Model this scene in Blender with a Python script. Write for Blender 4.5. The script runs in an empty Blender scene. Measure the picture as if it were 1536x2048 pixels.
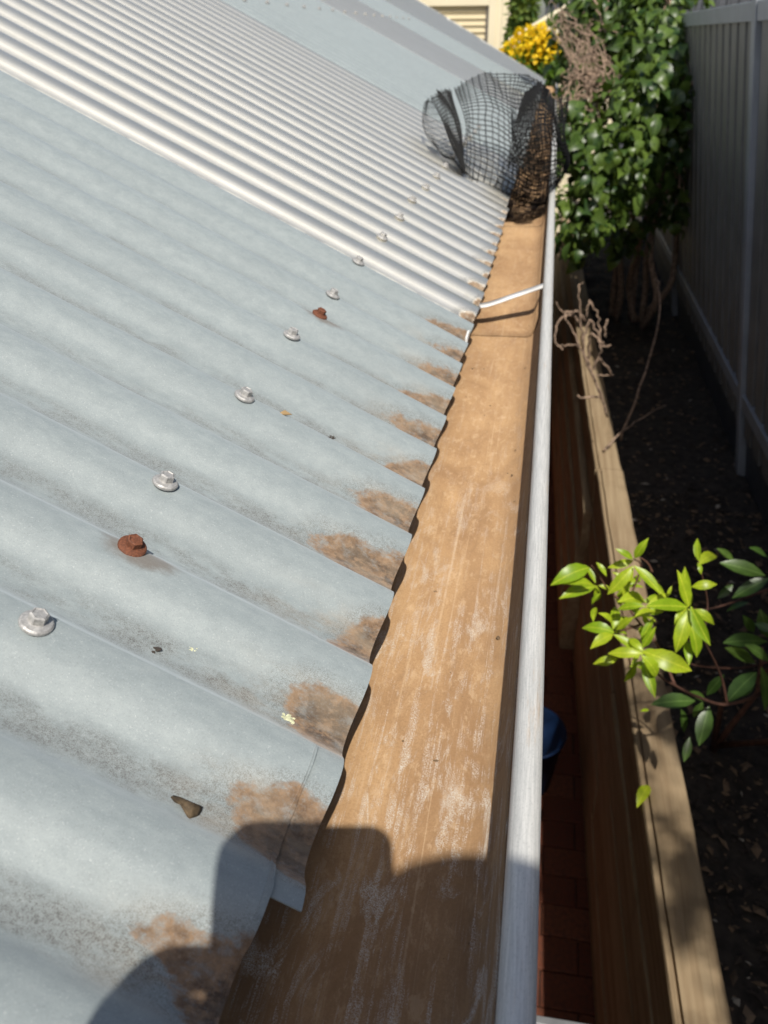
import bpy, bmesh, math, random
from mathutils import Vector, Matrix, noise
R_ = math.radians
random.seed(7)
sc = bpy.context.scene
COL = sc.collection

# ------------------------------------------------------------------ camera
# world axes: X to the right of the eaves, Y along the gutter, Z up; the crest ends of the
# roof sheets lie on the line X=0, Z=0.  F is the focal length in photo pixels (1536 x 2048).
F = 1700.0
CX, CY = 768.0, 1024.0
B = Matrix(((0.9842, 0.0811, -0.1572), (0.1768, -0.4809, 0.8588), (-0.0060, -0.8730, -0.4877)))
CAM = Vector((0.077, 0.0, 0.317))
cd = bpy.data.cameras.new('camera'); cam = bpy.data.objects.new('camera', cd); COL.objects.link(cam)
cd.sensor_fit = 'VERTICAL'; cd.sensor_height = 36.0; cd.sensor_width = 27.0
cd.lens = F / 2048 * 36
cd.clip_start = 0.01; cd.clip_end = 600
cd.dof.use_dof = True; cd.dof.focus_distance = 0.52; cd.dof.aperture_fstop = cd.lens / 2.2
m = Matrix.Identity(4)
for i in range(3):
    m[i][0], m[i][1], m[i][2], m[i][3] = B[i][0], -B[i][1], -B[i][2], CAM[i]
cam.matrix_world = m
sc.camera = cam
def ray(x, y): return B @ Vector(((x - CX) / F, (y - CY) / F, 1.0))
def onZ(x, y, z): r = ray(x, y); return CAM + r * ((z - CAM.z) / r.z)
def onX(x, y, X): r = ray(x, y); return CAM + r * ((X - CAM.x) / r.x)
def onY(x, y, Y): r = ray(x, y); return CAM + r * ((Y - CAM.y) / r.y)
def atD(x, y, D): return CAM + ray(x, y) * D          # at depth D along the optical axis

# ------------------------------------------------------------------ light
SUN = ray(722, 1705).normalized()                     # direction the light travels (phone's own shadow)
elev = math.asin(-SUN.z)
w = bpy.data.worlds.new('World'); sc.world = w; w.use_nodes = True
nt = w.node_tree; bg = nt.nodes['Background']
sky = nt.nodes.new('ShaderNodeTexSky'); sky.sky_type = 'NISHITA'; sky.sun_disc = False
sky.sun_elevation = elev; sky.sun_rotation = math.atan2(-SUN.x, -SUN.y)
nt.links.new(sky.outputs[0], bg.inputs[0]); bg.inputs[1].default_value = 0.10; sky.dust_density = 2.2; sky.ozone_density = 0.6
sd = bpy.data.lights.new('sun', 'SUN'); sd.energy = 4.4; sd.angle = R_(0.53); sd.color = (1, 0.95, 0.87)
so = bpy.data.objects.new('sun', sd); COL.objects.link(so)
so.rotation_euler = SUN.to_track_quat('-Z', 'Y').to_euler(); so.location = (3, -8, 9)
sc.view_settings.view_transform = 'Standard'; sc.view_settings.look = 'None'
sc.view_settings.exposure = 0.15; sc.view_settings.gamma = 1.0; sc.view_settings.use_curve_mapping = False
sc.cycles.max_bounces = 8; sc.cycles.transparent_max_bounces = 12

# ------------------------------------------------------------------ helpers
def link(o, parent=None):
    COL.objects.link(o)
    if parent: o.parent = parent
    return o
def tag(o, label=None, cat=None, group=None, kind=None):
    if label: o['label'] = label
    if cat: o['category'] = cat
    if group: o['group'] = group
    if kind: o['kind'] = kind
    return o
def empty(name, loc=(0, 0, 0), **k):
    o = link(bpy.data.objects.new(name, None)); o.location = loc; o.empty_display_size = 0.05
    return tag(o, **k)
def obj(name, bm, mat=None, parent=None, smooth=False, **k):
    me = bpy.data.meshes.new(name)
    bmesh.ops.recalc_face_normals(bm, faces=bm.faces)
    if smooth:
        for f in bm.faces: f.smooth = True
    bm.to_mesh(me); bm.free()
    if mat: me.materials.append(mat)
    return tag(link(bpy.data.objects.new(name, me), parent), **k)
def pymesh(name, V, Fc, mat=None, parent=None, smooth=False, **k):
    me = bpy.data.meshes.new(name); me.from_pydata([tuple(v) for v in V], [], Fc); me.update()
    if smooth: me.polygons.foreach_set('use_smooth', [True] * len(me.polygons))
    if mat: me.materials.append(mat)
    return tag(link(bpy.data.objects.new(name, me), parent), **k)
def box(bm, x0, x1, y0, y1, z0, z1, bev=0.0):
    r = bmesh.ops.create_cube(bm, size=1)
    for v in r['verts']:
        v.co = Vector(((x0 + x1) / 2 + v.co.x * (x1 - x0), (y0 + y1) / 2 + v.co.y * (y1 - y0), (z0 + z1) / 2 + v.co.z * (z1 - z0)))
    if bev:
        es = list({e for v in r['verts'] for e in v.link_edges})
        bmesh.ops.bevel(bm, geom=es, offset=bev, segments=2, affect='EDGES', profile=0.5)
def tube(bm, pts, rad, n=6, cap=True):
    pts = [Vector(p) for p in pts]
    if not isinstance(rad, (list, tuple)): rad = [rad] * len(pts)
    rings = []; up = None
    for i, p in enumerate(pts):
        t = (pts[min(i + 1, len(pts) - 1)] - pts[max(i - 1, 0)]).normalized()
        if up is None:
            up = t.orthogonal().normalized()
        up = (up - t * up.dot(t))
        up = up.normalized() if up.length > 1e-6 else t.orthogonal().normalized()
        s = t.cross(up)
        rings.append([bm.verts.new(p + (up * math.cos(a) + s * math.sin(a)) * rad[i]) for a in [2 * math.pi * j / n for j in range(n)]])
    for a, b in zip(rings, rings[1:]):
        for j in range(n): bm.faces.new((a[j], a[(j + 1) % n], b[(j + 1) % n], b[j]))
    if cap:
        bm.faces.new(rings[0][::-1]); bm.faces.new(rings[-1])
def lathe(bm, prof, n=24, c=(0, 0, 0)):
    rings = []
    for r, z in prof:
        rings.append([bm.verts.new((c[0] + r * math.cos(2 * math.pi * j / n), c[1] + r * math.sin(2 * math.pi * j / n), c[2] + z)) for j in range(n)])
    for a, b in zip(rings, rings[1:]):
        for j in range(n): bm.faces.new((a[j], a[(j + 1) % n], b[(j + 1) % n], b[j]))
    bm.faces.new(rings[0][::-1]); bm.faces.new(rings[-1])
def rv(s=1.0): return Vector((random.gauss(0, s), random.gauss(0, s), random.gauss(0, s)))
def catmull(P, n):
    out = []
    for i in range(len(P) - 1):
        p0, p1, p2, p3 = P[max(i - 1, 0)], P[i], P[i + 1], P[min(i + 2, len(P) - 1)]
        for j in range(n):
            t = j / n
            out.append(0.5 * ((2 * p1) + (p2 - p0) * t + (2 * p0 - 5 * p1 + 4 * p2 - p3) * t * t + (3 * p1 - p0 - 3 * p2 + p3) * t ** 3))
    out.append(P[-1].copy()); return out

# ------------------------------------------------------------------ materials
class NB:
    def __init__(s, name, rough=0.6, metal=0.0, spec=0.5):
        s.m = bpy.data.materials.new(name); s.m.use_nodes = True
        s.t = s.m.node_tree; s.n = s.t.nodes; s.p = s.n['Principled BSDF']
        s.p.inputs['Roughness'].default_value = rough; s.p.inputs['Metallic'].default_value = metal
        s.p.inputs['Specular IOR Level'].default_value = spec
        s.tc = s.n.new('ShaderNodeTexCoord')
    def l(s, a, b): s.t.links.new(a, b)
    def put(s, v, sock):
        if isinstance(v, (int, float)): sock.default_value = v
        elif isinstance(v, tuple): sock.default_value = v if len(v) == 4 or sock.type == 'VECTOR' else (*v, 1)
        else: s.l(v, sock)
    def vec(s, scale=(1, 1, 1), loc=(0, 0, 0), src='Object', rot=(0, 0, 0)):
        mp = s.n.new('ShaderNodeMapping'); mp.inputs['Scale'].default_value = scale; mp.inputs['Location'].default_value = loc
        mp.inputs['Rotation'].default_value = rot
        s.l(s.tc.outputs[src], mp.inputs['Vector']); return mp.outputs[0]
    def noise(s, vec, scale, detail=4, rough=0.55, dist=0.0):
        x = s.n.new('ShaderNodeTexNoise'); x.inputs['Scale'].default_value = scale; x.inputs['Detail'].default_value = detail
        x.inputs['Roughness'].default_value = rough; x.inputs['Distortion'].default_value = dist
        s.l(vec, x.inputs['Vector']); return x.outputs['Fac']
    def vor(s, vec, scale, feat='F1'):
        x = s.n.new('ShaderNodeTexVoronoi'); x.feature = feat; x.inputs['Scale'].default_value = scale
        s.l(vec, x.inputs['Vector']); return x.outputs['Distance']
    def math(s, op, a, b=0.0, c=None, clamp=False):
        x = s.n.new('ShaderNodeMath'); x.operation = op; x.use_clamp = clamp
        s.put(a, x.inputs[0]); s.put(b, x.inputs[1])
        if c is not None: s.put(c, x.inputs[2])
        return x.outputs[0]
    def ramp(s, fac, a, b, lo=0.0, hi=1.0, kind='SMOOTHSTEP'):
        x = s.n.new('ShaderNodeMapRange'); x.interpolation_type = kind
        s.put(fac, x.inputs['Value']); s.put(a, x.inputs['From Min']); s.put(b, x.inputs['From Max'])
        s.put(lo, x.inputs['To Min']); s.put(hi, x.inputs['To Max']); return x.outputs[0]
    def mix(s, fac, a, b, mode='MIX'):
        x = s.n.new('ShaderNodeMix'); x.data_type = 'RGBA'; x.blend_type = mode
        s.put(fac, x.inputs[0]); s.put(a, x.inputs[6]); s.put(b, x.inputs[7]); return x.outputs[2]
    def xyz(s, vec):
        x = s.n.new('ShaderNodeSeparateXYZ'); s.l(vec, x.inputs[0]); return x.outputs
    def bump(s, h, strength=0.3, dist=0.002):
        x = s.n.new('ShaderNodeBump'); x.inputs['Strength'].default_value = strength; x.inputs['Distance'].default_value = dist
        s.l(h, x.inputs['Height']); s.l(x.outputs[0], s.p.inputs['Normal'])
    def rand(s, island=False):
        if island: return s.n.new('ShaderNodeNewGeometry').outputs['Random Per Island']
        return s.n.new('ShaderNodeObjectInfo').outputs['Random']
    def col(s, c): s.put(c, s.p.inputs['Base Color'])
    def rgh(s, c): s.put(c, s.p.inputs['Roughness'])

def simple(name, c, rough=0.6, metal=0.0, var=0.25, scale=20, bump=0.15, spec=0.5):
    b = NB(name, rough, metal, spec)
    n = b.noise(b.vec(), scale, 5, 0.6)
    lo = tuple(x * (1 - var) for x in c); hi = tuple(min(1, x * (1 + var)) for x in c)
    b.col(b.mix(b.ramp(n, 0.3, 0.7), lo, hi)); b.bump(n, bump, 0.002)
    return b.m
def leafmat(name, lo, hi, rough=0.35, island=False, transl=0.35, tip=None):
    b = NB(name, rough, 0, 0.5)
    r = b.rand(island)
    c = b.mix(r, lo, hi)
    if tip:
        n = b.noise(b.vec(), 30, 3, 0.6)
        c = b.mix(b.math('MULTIPLY', b.ramp(n, 0.55, 0.8), 0.6), c, tip)
    if not island:
        X, Y, Z = b.xyz(b.vec())
        ay = b.math('ABSOLUTE', Y)
        c = b.mix(b.ramp(ay, 0.016, 0.006, 0, 0.45), c, tuple(min(1, x * 1.9 + .05) for x in hi))
        wv = b.math('SINE', b.math('MULTIPLY', b.math('SUBTRACT', X, b.math('MULTIPLY', ay, 0.9)), 62.0))
        c = b.mix(b.ramp(wv, 0.7, 1.0, 0, 0.22), c, tuple(x * 0.5 for x in lo))
        c = b.mix(b.ramp(b.noise(b.vec((3, 3, 3)), 1, 4, 0.6), 0.45, 0.7, 0, 0.35), c, tuple(x * 0.6 for x in lo))
    b.col(c)
    tr = b.n.new('ShaderNodeBsdfTranslucent'); b.l(b.mix(0.5, c, (1, 1, 0.15), 'SOFT_LIGHT'), tr.inputs[0])
    mx = b.n.new('ShaderNodeMixShader'); mx.inputs[0].default_value = transl
    b.l(b.p.outputs[0], mx.inputs[1]); b.l(tr.outputs[0], mx.inputs[2])
    b.l(mx.outputs[0], b.n['Material Output'].inputs[0])
    return b.m

PITCH = 0.076; Y2 = 0.3695                     # corrugation pitch; Y of the third crest
def crest(k): return Y2 + (k - 2) * PITCH
RP = R_(26)                                    # roof slope

def roof_mat(name, base, base2, rough, metal, dirt, speck, stain_len):
    b = NB(name, rough, metal)
    if metal < .3:
        b.p.inputs['Diffuse Roughness'].default_value = 0.5; b.p.inputs['Sheen Weight'].default_value = 0.2
        b.p.inputs['Sheen Roughness'].default_value = 0.45; b.p.inputs['Sheen Tint'].default_value = (0.75, 0.83, 0.92, 1)
    co = b.vec(); X, Y, Z = b.xyz(co)
    ph = b.math('COSINE', b.math('MULTIPLY', b.math('SUBTRACT', Y, Y2), 2 * math.pi / PITCH))   # +1 crest, -1 valley
    ph2 = b.math('COSINE', b.math('MULTIPLY', b.math('SUBTRACT', Y, Y2 - 0.003), 2 * math.pi / PITCH))
    s = b.math('MULTIPLY', X, -1.0)             # distance up from the sheet end
    big = b.noise(b.vec((6, 9, 6)), 1.0, 4, 0.6)
    med = b.noise(b.vec((26, 60, 26)), 1.0, 5, 0.65)
    cloud = b.noise(b.vec((70, 130, 70)), 1.0, 6, 0.75)
    fine = b.noise(co, 900, 3, 0.7)
    fine2 = b.noise(co, 1250, 3, 0.8)
    c = b.mix(b.ramp(cloud, 0.25, 0.75), base, base2)
    c = b.mix(b.math('MULTIPLY', b.ramp(big, 0.4, 0.75), 0.25), c, tuple(x * 0.8 for x in base))
    # fine spangle of the weathered coating
    c = b.mix(b.ramp(fine, 0.56, 0.75, 0, 0.26), c, (0.72, 0.74, 0.74))
    c = b.mix(b.ramp(fine2, 0.5, 0.72, 0, 0.7 * dirt), c, (0.15, 0.16, 0.165))
    # soot speckle gathered along the valleys
    soot = b.math('MULTIPLY', b.ramp(ph2, -0.2, -0.95), b.ramp(med, 0.34, 0.62))
    endz = b.ramp(s, 0.24, 0.06, 0.85, 1.25)
    soot = b.math('MULTIPLY', soot, endz)
    grain = b.ramp(b.math('ADD', b.math('MULTIPLY', b.noise(co, 1700, 3, 0.8), 0.72), b.math('MULTIPLY', b.noise(co, 420, 4, 0.7), 0.28)), 0.46, 0.60)
    c = b.mix(b.math('MULTIPLY', b.math('MULTIPLY', soot, grain), speck, clamp=True), c, (0.07, 0.07, 0.066))
    c = b.mix(b.math('MULTIPLY', soot, 0.25 * speck), c, (0.16, 0.155, 0.14))
    # dried mud fans left where water stood at the sheet ends
    wob = b.math('MULTIPLY', b.math('SUBTRACT', b.noise(b.vec((42, 70, 42)), 1, 6, 0.72), 0.5), 2.1)
    reach = b.math('MULTIPLY', b.math('ADD', b.ramp(b.noise(b.vec((0.01, 1 / 0.083, 0.01), (0, .37, 0)), 1, 0, 0.5), 0.3, 0.7, 0.0, 0.95), 0.42), stain_len)
    d1 = b.math('DIVIDE', s, reach)             # 0 at the end, 1 at the reach
    v = b.math('MULTIPLY', b.math('ADD', ph, 1.0), 0.72)      # 0 valley .. 1.44 crest
    r2 = b.math('ADD', b.math('ADD', b.math('POWER', d1, 2.0), b.math('POWER', v, 2.0)), wob)
    mud = b.math('MULTIPLY', b.ramp(r2, 0.95, 0.55), b.ramp(b.noise(b.vec((90, 130, 90)), 1, 5, 0.7), 0.28, 0.52, 0.5, 1.0))
    ring = b.math('MULTIPLY', b.ramp(r2, 1.9, 1.05), b.ramp(r2, 0.55, 0.9))
    mudc = b.mix(b.ramp(b.noise(co, 160, 5, 0.7), 0.3, 0.7), (0.135, 0.08, 0.044), (0.28, 0.178, 0.10))
    core = b.math('MULTIPLY', b.ramp(r2, 0.6, 0.15), b.ramp(b.noise(b.vec((70, 110, 70)), 1, 5, 0.75), 0.42, 0.56))
    mudc = b.mix(b.math('MULTIPLY', core, 0.85), mudc, (0.055, 0.035, 0.022))
    c = b.mix(b.math('MULTIPLY', ring, b.math('MULTIPLY', grain, 0.62)), c, (0.075, 0.072, 0.058))
    c = b.mix(b.math('MULTIPLY', mud, b.ramp(fine, 0.25, 0.5, 0.75, 1)), c, mudc)
    tan = b.math('MULTIPLY', b.math('MULTIPLY', b.ramp(s, stain_len * 1.9, 0.0), b.ramp(ph, 0.7, -0.6)), b.ramp(med, 0.35, 0.7))
    c = b.mix(b.math('MULTIPLY', tan, 0.55), c, (0.33, 0.26, 0.18))
    for (ks, ss_) in ((2.1, .152), (8.1, .157)):
        dy = b.math('SUBTRACT', Y, crest(ks)); dx = b.math('ADD', X, ss_ - .006)
        rr = b.math('SQRT', b.math('ADD', b.math('POWER', dy, 2.0), b.math('POWER', b.math('MULTIPLY', dx, .55), 2.0)))
        rr = b.math('ADD', rr, b.math('MULTIPLY', b.math('SUBTRACT', cloud, .5), .012))
        c = b.mix(b.ramp(rr, .0155, .0075, 0, .6), c, (0.13, 0.085, 0.05))
    b.col(c)
    b.rgh(b.ramp(b.math('ADD', soot, mud), 0, 1, rough, 0.85, 'LINEAR'))
    b.put(b.ramp(b.math('ADD', soot, mud), 0, 0.8, metal, 0.0, 'LINEAR'), b.p.inputs['Metallic'])
    b.bump(b.math('ADD', b.math('MULTIPLY', fine, 0.25), b.math('MULTIPLY', mud, b.noise(co, 420, 5, 0.7))), 0.35, 0.0012)
    return b.m
M = {}
M['galv'] = roof_mat('weathered_galvanised_steel', (0.24, 0.277, 0.281), (0.305, 0.343, 0.342), 0.60, 0.05, 0.6, 0.85, 0.052)
M['cream'] = roof_mat('cream_coated_steel', (0.84, 0.81, 0.695), (0.88, 0.85, 0.755), 0.38, 0.86, 0.08, 0.15, 0.022)

def gutter_mat():
    b = NB('gutter_mud', 0.8, 0, 0.25); b.p.inputs['Diffuse Roughness'].default_value = 1.0
    co = b.vec(); X, Y, Z = b.xyz(co)
    big = b.noise(b.vec((17, 7, 17)), 1, 5, 0.6, 0.8)
    streak = b.noise(b.vec((330, 7, 330)), 1, 5, 0.62, 0.4)
    streak2 = b.noise(b.vec((60, 12, 60), (3, 1, 2)), 1, 6, 0.68, 1.4)
    thin = b.noise(b.vec((210, 3.0, 210), (1, 2, 2)), 1, 4, 0.6, 0.5)
    fine = b.noise(co, 1500, 3, 0.8)
    mid = b.noise(b.vec((60, 22, 60)), 1, 6, 0.7, 1.2)
    c = b.mix(b.ramp(big, 0.3, 0.72), (0.285, 0.17, 0.086), (0.44, 0.284, 0.146))
    c = b.mix(b.ramp(streak2, 0.5, 0.72, 0, 0.38), c, (0.50, 0.35, 0.20))
    c = b.mix(b.ramp(mid, 0.48, 0.30, 0, 0.3), c, (0.20, 0.12, 0.065))
    c = b.mix(b.ramp(thin, 0.60, 0.70, 0, 0.34), c, (0.56, 0.42, 0.27))
    gran = b.noise(co, 620, 4, 0.8)
    c = b.mix(b.ramp(gran, 0.33, 0.60, 0.4, 0), c, (0.22, 0.13, 0.065))
    c = b.mix(b.ramp(b.noise(b.vec((150, 70, 150)), 1, 5, 0.75), 0.52, 0.66, 0, 0.35), c, (0.54, 0.40, 0.25))
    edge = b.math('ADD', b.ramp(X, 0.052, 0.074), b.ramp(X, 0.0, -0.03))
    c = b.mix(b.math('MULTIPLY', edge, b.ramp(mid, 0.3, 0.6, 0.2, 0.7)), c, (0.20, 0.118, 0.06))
    c = b.mix(b.ramp(fine, 0.3, 0.75, 0, 0.35), (0.21, 0.125, 0.065), c, 'MIX') if False else c
    # bare zinc showing through in water tracks, thicker near the camera
    near = b.ramp(Y, 1.0, 0.25, 0.0, 1.0)
    trk = b.math('MULTIPLY', b.ramp(b.math('ADD', b.math('MULTIPLY', streak, 0.55), b.math('MULTIPLY', mid, 0.5)), 0.53, 0.64), b.ramp(fine, 0.44, 0.60))
    c = b.mix(b.math('MULTIPLY', trk, b.math('MULTIPLY_ADD', near, 0.8, 0.15), clamp=True), c, (0.50, 0.45, 0.39))
    patch = b.math('MULTIPLY', b.ramp(b.noise(b.vec((34, 13, 34), (1, 5, 0)), 1, 5, 0.7, 0.8), 0.54, 0.64), b.ramp(fine, 0.43, 0.57))
    c = b.mix(b.math('MULTIPLY', patch, b.math('MULTIPLY', near, 0.95)), c, (0.50, 0.46, 0.40))
    c = b.mix(b.ramp(b.noise(co, 260, 3, 0.8), 0.70, 0.78, 0, 0.7), c, (0.10, 0.06, 0.035))
    b.col(c)
    b.bump(b.math('ADD', b.math('ADD', fine, b.math('MULTIPLY', big, 2.0)), b.math('MULTIPLY', streak2, 0.6)), 0.35, 0.0007)
    return b.m
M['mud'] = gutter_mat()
def bead_mat():
    b = NB('gutter_zinc', 0.55, 0.1)
    st = b.noise(b.vec((900, 30, 900)), 1, 4, 0.7); fi = b.noise(b.vec((1, .5, 1)), 1100, 3, 0.8); big = b.noise(b.vec((90, 9, 90)), 1, 6, 0.75)
    c = b.mix(b.ramp(st, 0.3, 0.7), (0.48, 0.48, 0.455), (0.66, 0.65, 0.61))
    c = b.mix(b.ramp(fi, 0.5, 0.72, 0, 0.45), c, (0.30, 0.30, 0.29))
    c = b.mix(b.ramp(big, 0.56, 0.72, 0, 0.6), c, (0.46, 0.33, 0.21))
    b.col(c); b.bump(fi, 0.15, 0.0008); return b.m
M['bead'] = bead_mat()
M['screw'] = simple('zinc_screw', (0.40, 0.39, 0.37), 0.5, 0.3, 0.25, 500, 0.12)
M['rust'] = simple('rusty_steel', (0.15, 0.052, 0.024), 0.8, 0.0, 0.35, 700, 0.1)
M['lichen'] = simple('pale_lichen', (0.66, 0.66, 0.42), 0.9, 0, 0.25, 500, 0.9)
M['dryleaf'] = simple('dry_leaf', (0.085, 0.058, 0.03), 0.8, 0, 0.5, 200, 0.4)
M['mesh'] = simple('black_plastic_mesh', (0.010, 0.010, 0.010), 0.8, 0, 0.3, 60, 0.1, 0.3)
M['soil'] = simple('dark_soil', (0.028, 0.022, 0.017), 0.95, 0, 0.6, 26, 1.0)
def wood_mat(name, a, c_, axis=1):
    b = NB(name, 0.85, 0, 0.2)
    sc_ = [26, 26, 26]; sc_[axis] = 1.1
    g = b.noise(b.vec(tuple(sc_)), 1, 5, 0.6, 1.0)
    sc2 = [150, 150, 150]; sc2[axis] = 3.0
    g2 = b.noise(b.vec(tuple(sc2)), 1, 4, 0.65)
    bl = b.noise(b.vec(), 9, 5, 0.65); gr = b.noise(b.vec(), 350, 3, 0.7)
    c = b.mix(b.ramp(g, 0.3, 0.7), a, c_)
    c = b.mix(b.ramp(g2, 0.55, 0.75, 0, 0.5), c, tuple(x * 0.5 for x in a))
    c = b.mix(b.ramp(bl, 0.5, 0.75, 0, 0.5), c, tuple(x * 0.62 for x in a))
    c = b.mix(b.ramp(gr, 0.55, 0.8, 0, 0.3), c, (0.45, 0.37, 0.26))
    b.col(b.mix(0.22, c, b.mix(b.rand(), tuple(x * 0.6 for x in a), c_)))
    b.bump(b.math('ADD', g2, b.math('MULTIPLY', g, 2.0)), 0.6, 0.003); return b.m
M['sleeper'] = wood_mat('weathered_pine_sleeper', (0.27, 0.19, 0.11), (0.45, 0.345, 0.215))
M['brick'] = None
def brick_mat():
    b = NB('red_paver', 0.9, 0, 0.2)
    n = b.noise(b.vec(), 60, 5, 0.7)
    c = b.mix(b.rand(), (0.14, 0.040, 0.022), (0.21, 0.075, 0.04))
    b.col(b.mix(b.ramp(n, 0.35, 0.7), c, (0.10, 0.045, 0.03))); b.bump(n, 0.5, 0.003); return b.m
M['brick'] = brick_mat()
M['fence'] = simple('grey_fence_steel', (0.16, 0.158, 0.15), 0.5, 0.0, 0.15, 6, 0.03)
M['rail'] = simple('grey_rail_steel', (0.28, 0.30, 0.33), 0.45, 0.1, 0.12, 6, 0.03)
M['bark'] = simple('dead_vine', (0.27, 0.19, 0.135), 0.9, 0, 0.5, 60, 0.6)
M['stem'] = simple('red_brown_stem', (0.10, 0.045, 0.03), 0.7, 0, 0.3, 60, 0.2)
M['ivy'] = leafmat('ivy_leaf', (0.022, 0.058, 0.013), (0.13, 0.20, 0.032), 0.38, False, 0.25)
M['ivys'] = leafmat('ivy_foliage', (0.02, 0.05, 0.012), (0.12, 0.185, 0.03), 0.40, True, 0.25)
M['lime'] = leafmat('lime_leaf', (0.26, 0.43, 0.016), (0.48, 0.60, 0.03), 0.36, False, 0.42, (0.42, 0.20, 0.03))
M['dkleaf'] = leafmat('shaded_shrub_leaf', (0.05, 0.11, 0.02), (0.10, 0.17, 0.03), 0.36, False, 0.3)  # shaded leaves of the lime shrub: the shade is put into the colour
M['dkleafs'] = leafmat('shrub_foliage', (0.06, 0.13, 0.02), (0.14, 0.24, 0.03), 0.36, True, 0.3)
M['yellow'] = leafmat('yellow_flower', (0.82, 0.53, 0.008), (0.92, 0.70, 0.02), 0.6, True, 0.3)
M['conifer'] = leafmat('conifer_foliage', (0.06, 0.12, 0.02), (0.17, 0.22, 0.035), 0.6, True, 0.25)
M['creamwall'] = simple('cream_wall_steel', (0.70, 0.62, 0.44), 0.5, 0, 0.05, 2, 0.02)
M['creamdoor'] = simple('cream_door_steel', (0.66, 0.57, 0.38), 0.5, 0, 0.05, 2, 0.02)
M['trim'] = simple('dark_trim', (0.10, 0.09, 0.08), 0.6)
M['dark'] = simple('charcoal_steel', (0.06, 0.065, 0.075), 0.5)
M['blue'] = simple('blue_plastic', (0.004, 0.015, 0.048), 0.35, 0, 0.1, 30, 0.03)
M['alu'] = simple('aluminium', (0.22, 0.225, 0.23), 0.5, 0.3, 0.12, 60, 0.05)
M['render'] = simple('house_render', (0.46, 0.40, 0.31), 0.9, 0, 0.1, 12, 0.3)
M['fascia'] = simple('fascia_paint', (0.55, 0.52, 0.45), 0.5, 0, 0.05, 8, 0.05)
M['lawn'] = simple('dry_ground', (0.20, 0.17, 0.11), 0.95, 0, 0.4, 3, 0.5)
M['skin'] = simple('skin', (0.50, 0.30, 0.20), 0.5, 0, 0.06, 40, 0.05)
M['shirt'] = simple('dark_shirt', (0.03, 0.035, 0.05), 0.9, 0, 0.2, 80, 0.2)
M['hair'] = simple('hair', (0.03, 0.02, 0.015), 0.6, 0, 0.3, 200, 0.4)
M['phone'] = simple('phone_case', (0.02, 0.02, 0.022), 0.4, 0, 0.1, 60, 0.02)
M['glass'] = simple('lens_glass', (0.005, 0.005, 0.007), 0.05, 0, 0.0, 10, 0.0)

# ------------------------------------------------------------------ ground, path, garden bed
bm = bmesh.new(); box(bm, -300, 300, -300, 300, -2.9, -2.26); obj('ground', bm, M['lawn'], kind='structure')
bm = bmesh.new(); box(bm, -0.75, 0.75, -1.5, 9.5, -2.3, -2.212); path = obj('path', bm, M['soil'], kind='structure')
bm = bmesh.new(); box(bm, -0.114, 0.114, -0.0567, 0.0567, -0.02, 0.0, 0.004)
bk = obj('brick', bm, M['brick'], path); bk.location = (0, 0, -2.2)
row = 0; y = 0.315; first = True
while y < 7.4:
    off = (0.115 if row % 2 else 0.0)
    for i in range(5):
        x = -0.44 + off + i * 0.231
        if x > 0.58: continue
        o = bk if first else link(bk.copy(), path); first = False
        o.location = (x + random.uniform(-.002, .002), y, -2.2 + random.uniform(-.003, .002))
        o.rotation_euler = (random.uniform(-.012, .012), random.uniform(-.008, .008), random.uniform(-.008, .008))
    y += 0.1172; row += 1

def wallX(y): return 0.450 - 0.0228 * y
TOP = -1.25
# soil sheet with an uneven surface
V = []; Fc = []; nx, ny = 40, 220
for j in range(ny + 1):
    for i in range(nx + 1):
        yy = -1.2 + 11.5 * j / ny; xx = wallX(yy) + 0.07 + (1.9) * (i / nx)
        h = noise.fractal(Vector((xx * 5, yy * 5, 0)), 1.0, 2.1, 4) * 0.028 + noise.noise(Vector((xx * 40, yy * 40, 3))) * 0.007
        V.append((xx, yy, TOP - 0.055 + h))
for j in range(ny):
    for i in range(nx):
        a = j * (nx + 1) + i; Fc.append((a, a + 1, a + nx + 2, a + nx + 1))
pymesh('garden_bed', V, Fc, M['soil'], smooth=True, kind='structure')
# bark, leaf litter and chips
def litter():
    V = []; Fc = []
    for k in range(6500):
        yy = random.uniform(0.6, 7.5) if k % 3 else random.uniform(0.8, 3.2)
        xx = wallX(yy) + random.uniform(0.105, 0.75)
        L = random.choice((.004, .006, .009, .016)) * random.uniform(.6, 1.4); W = L * random.uniform(.25, .8)
        h = noise.fractal(Vector((xx * 5, yy * 5, 0)), 1.0, 2.1, 4) * 0.028
        a = random.uniform(0, 6.28); t = random.uniform(-.5, .5)
        c = Vector((xx, yy, TOP - 0.05 + h + random.uniform(0, .006)))
        ux = Vector((math.cos(a), math.sin(a), t * .6)) * L; uy = Vector((-math.sin(a), math.cos(a), random.uniform(-.4, .4))) * W
        uz = Vector((0, 0, L * .18)); b0 = len(V)
        V += [c - ux - uy * .3, c - uy + uz, c + ux, c + uy + uz * .6, c + uz * 2]
        Fc += [(b0, b0 + 1, b0 + 4), (b0 + 1, b0 + 2, b0 + 4), (b0 + 2, b0 + 3, b0 + 4), (b0 + 3, b0, b0 + 4), (b0, b0 + 3, b0 + 2, b0 + 1)]
    b = NB('litter', 0.9)
    r = b.rand(True)
    c = b.mix(b.ramp(r, 0.55, 0.75), (0.03, 0.022, 0.016), (0.15, 0.10, 0.06)); c = b.mix(b.ramp(r, 0.965, 0.975), c, (0.30, 0.27, 0.22))
    b.col(c)
    pymesh('leaf_litter', V, Fc, b.m, kind='stuff', label='dark bark chips and dry leaf litter on garden bed', cat='litter')
litter()

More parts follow.
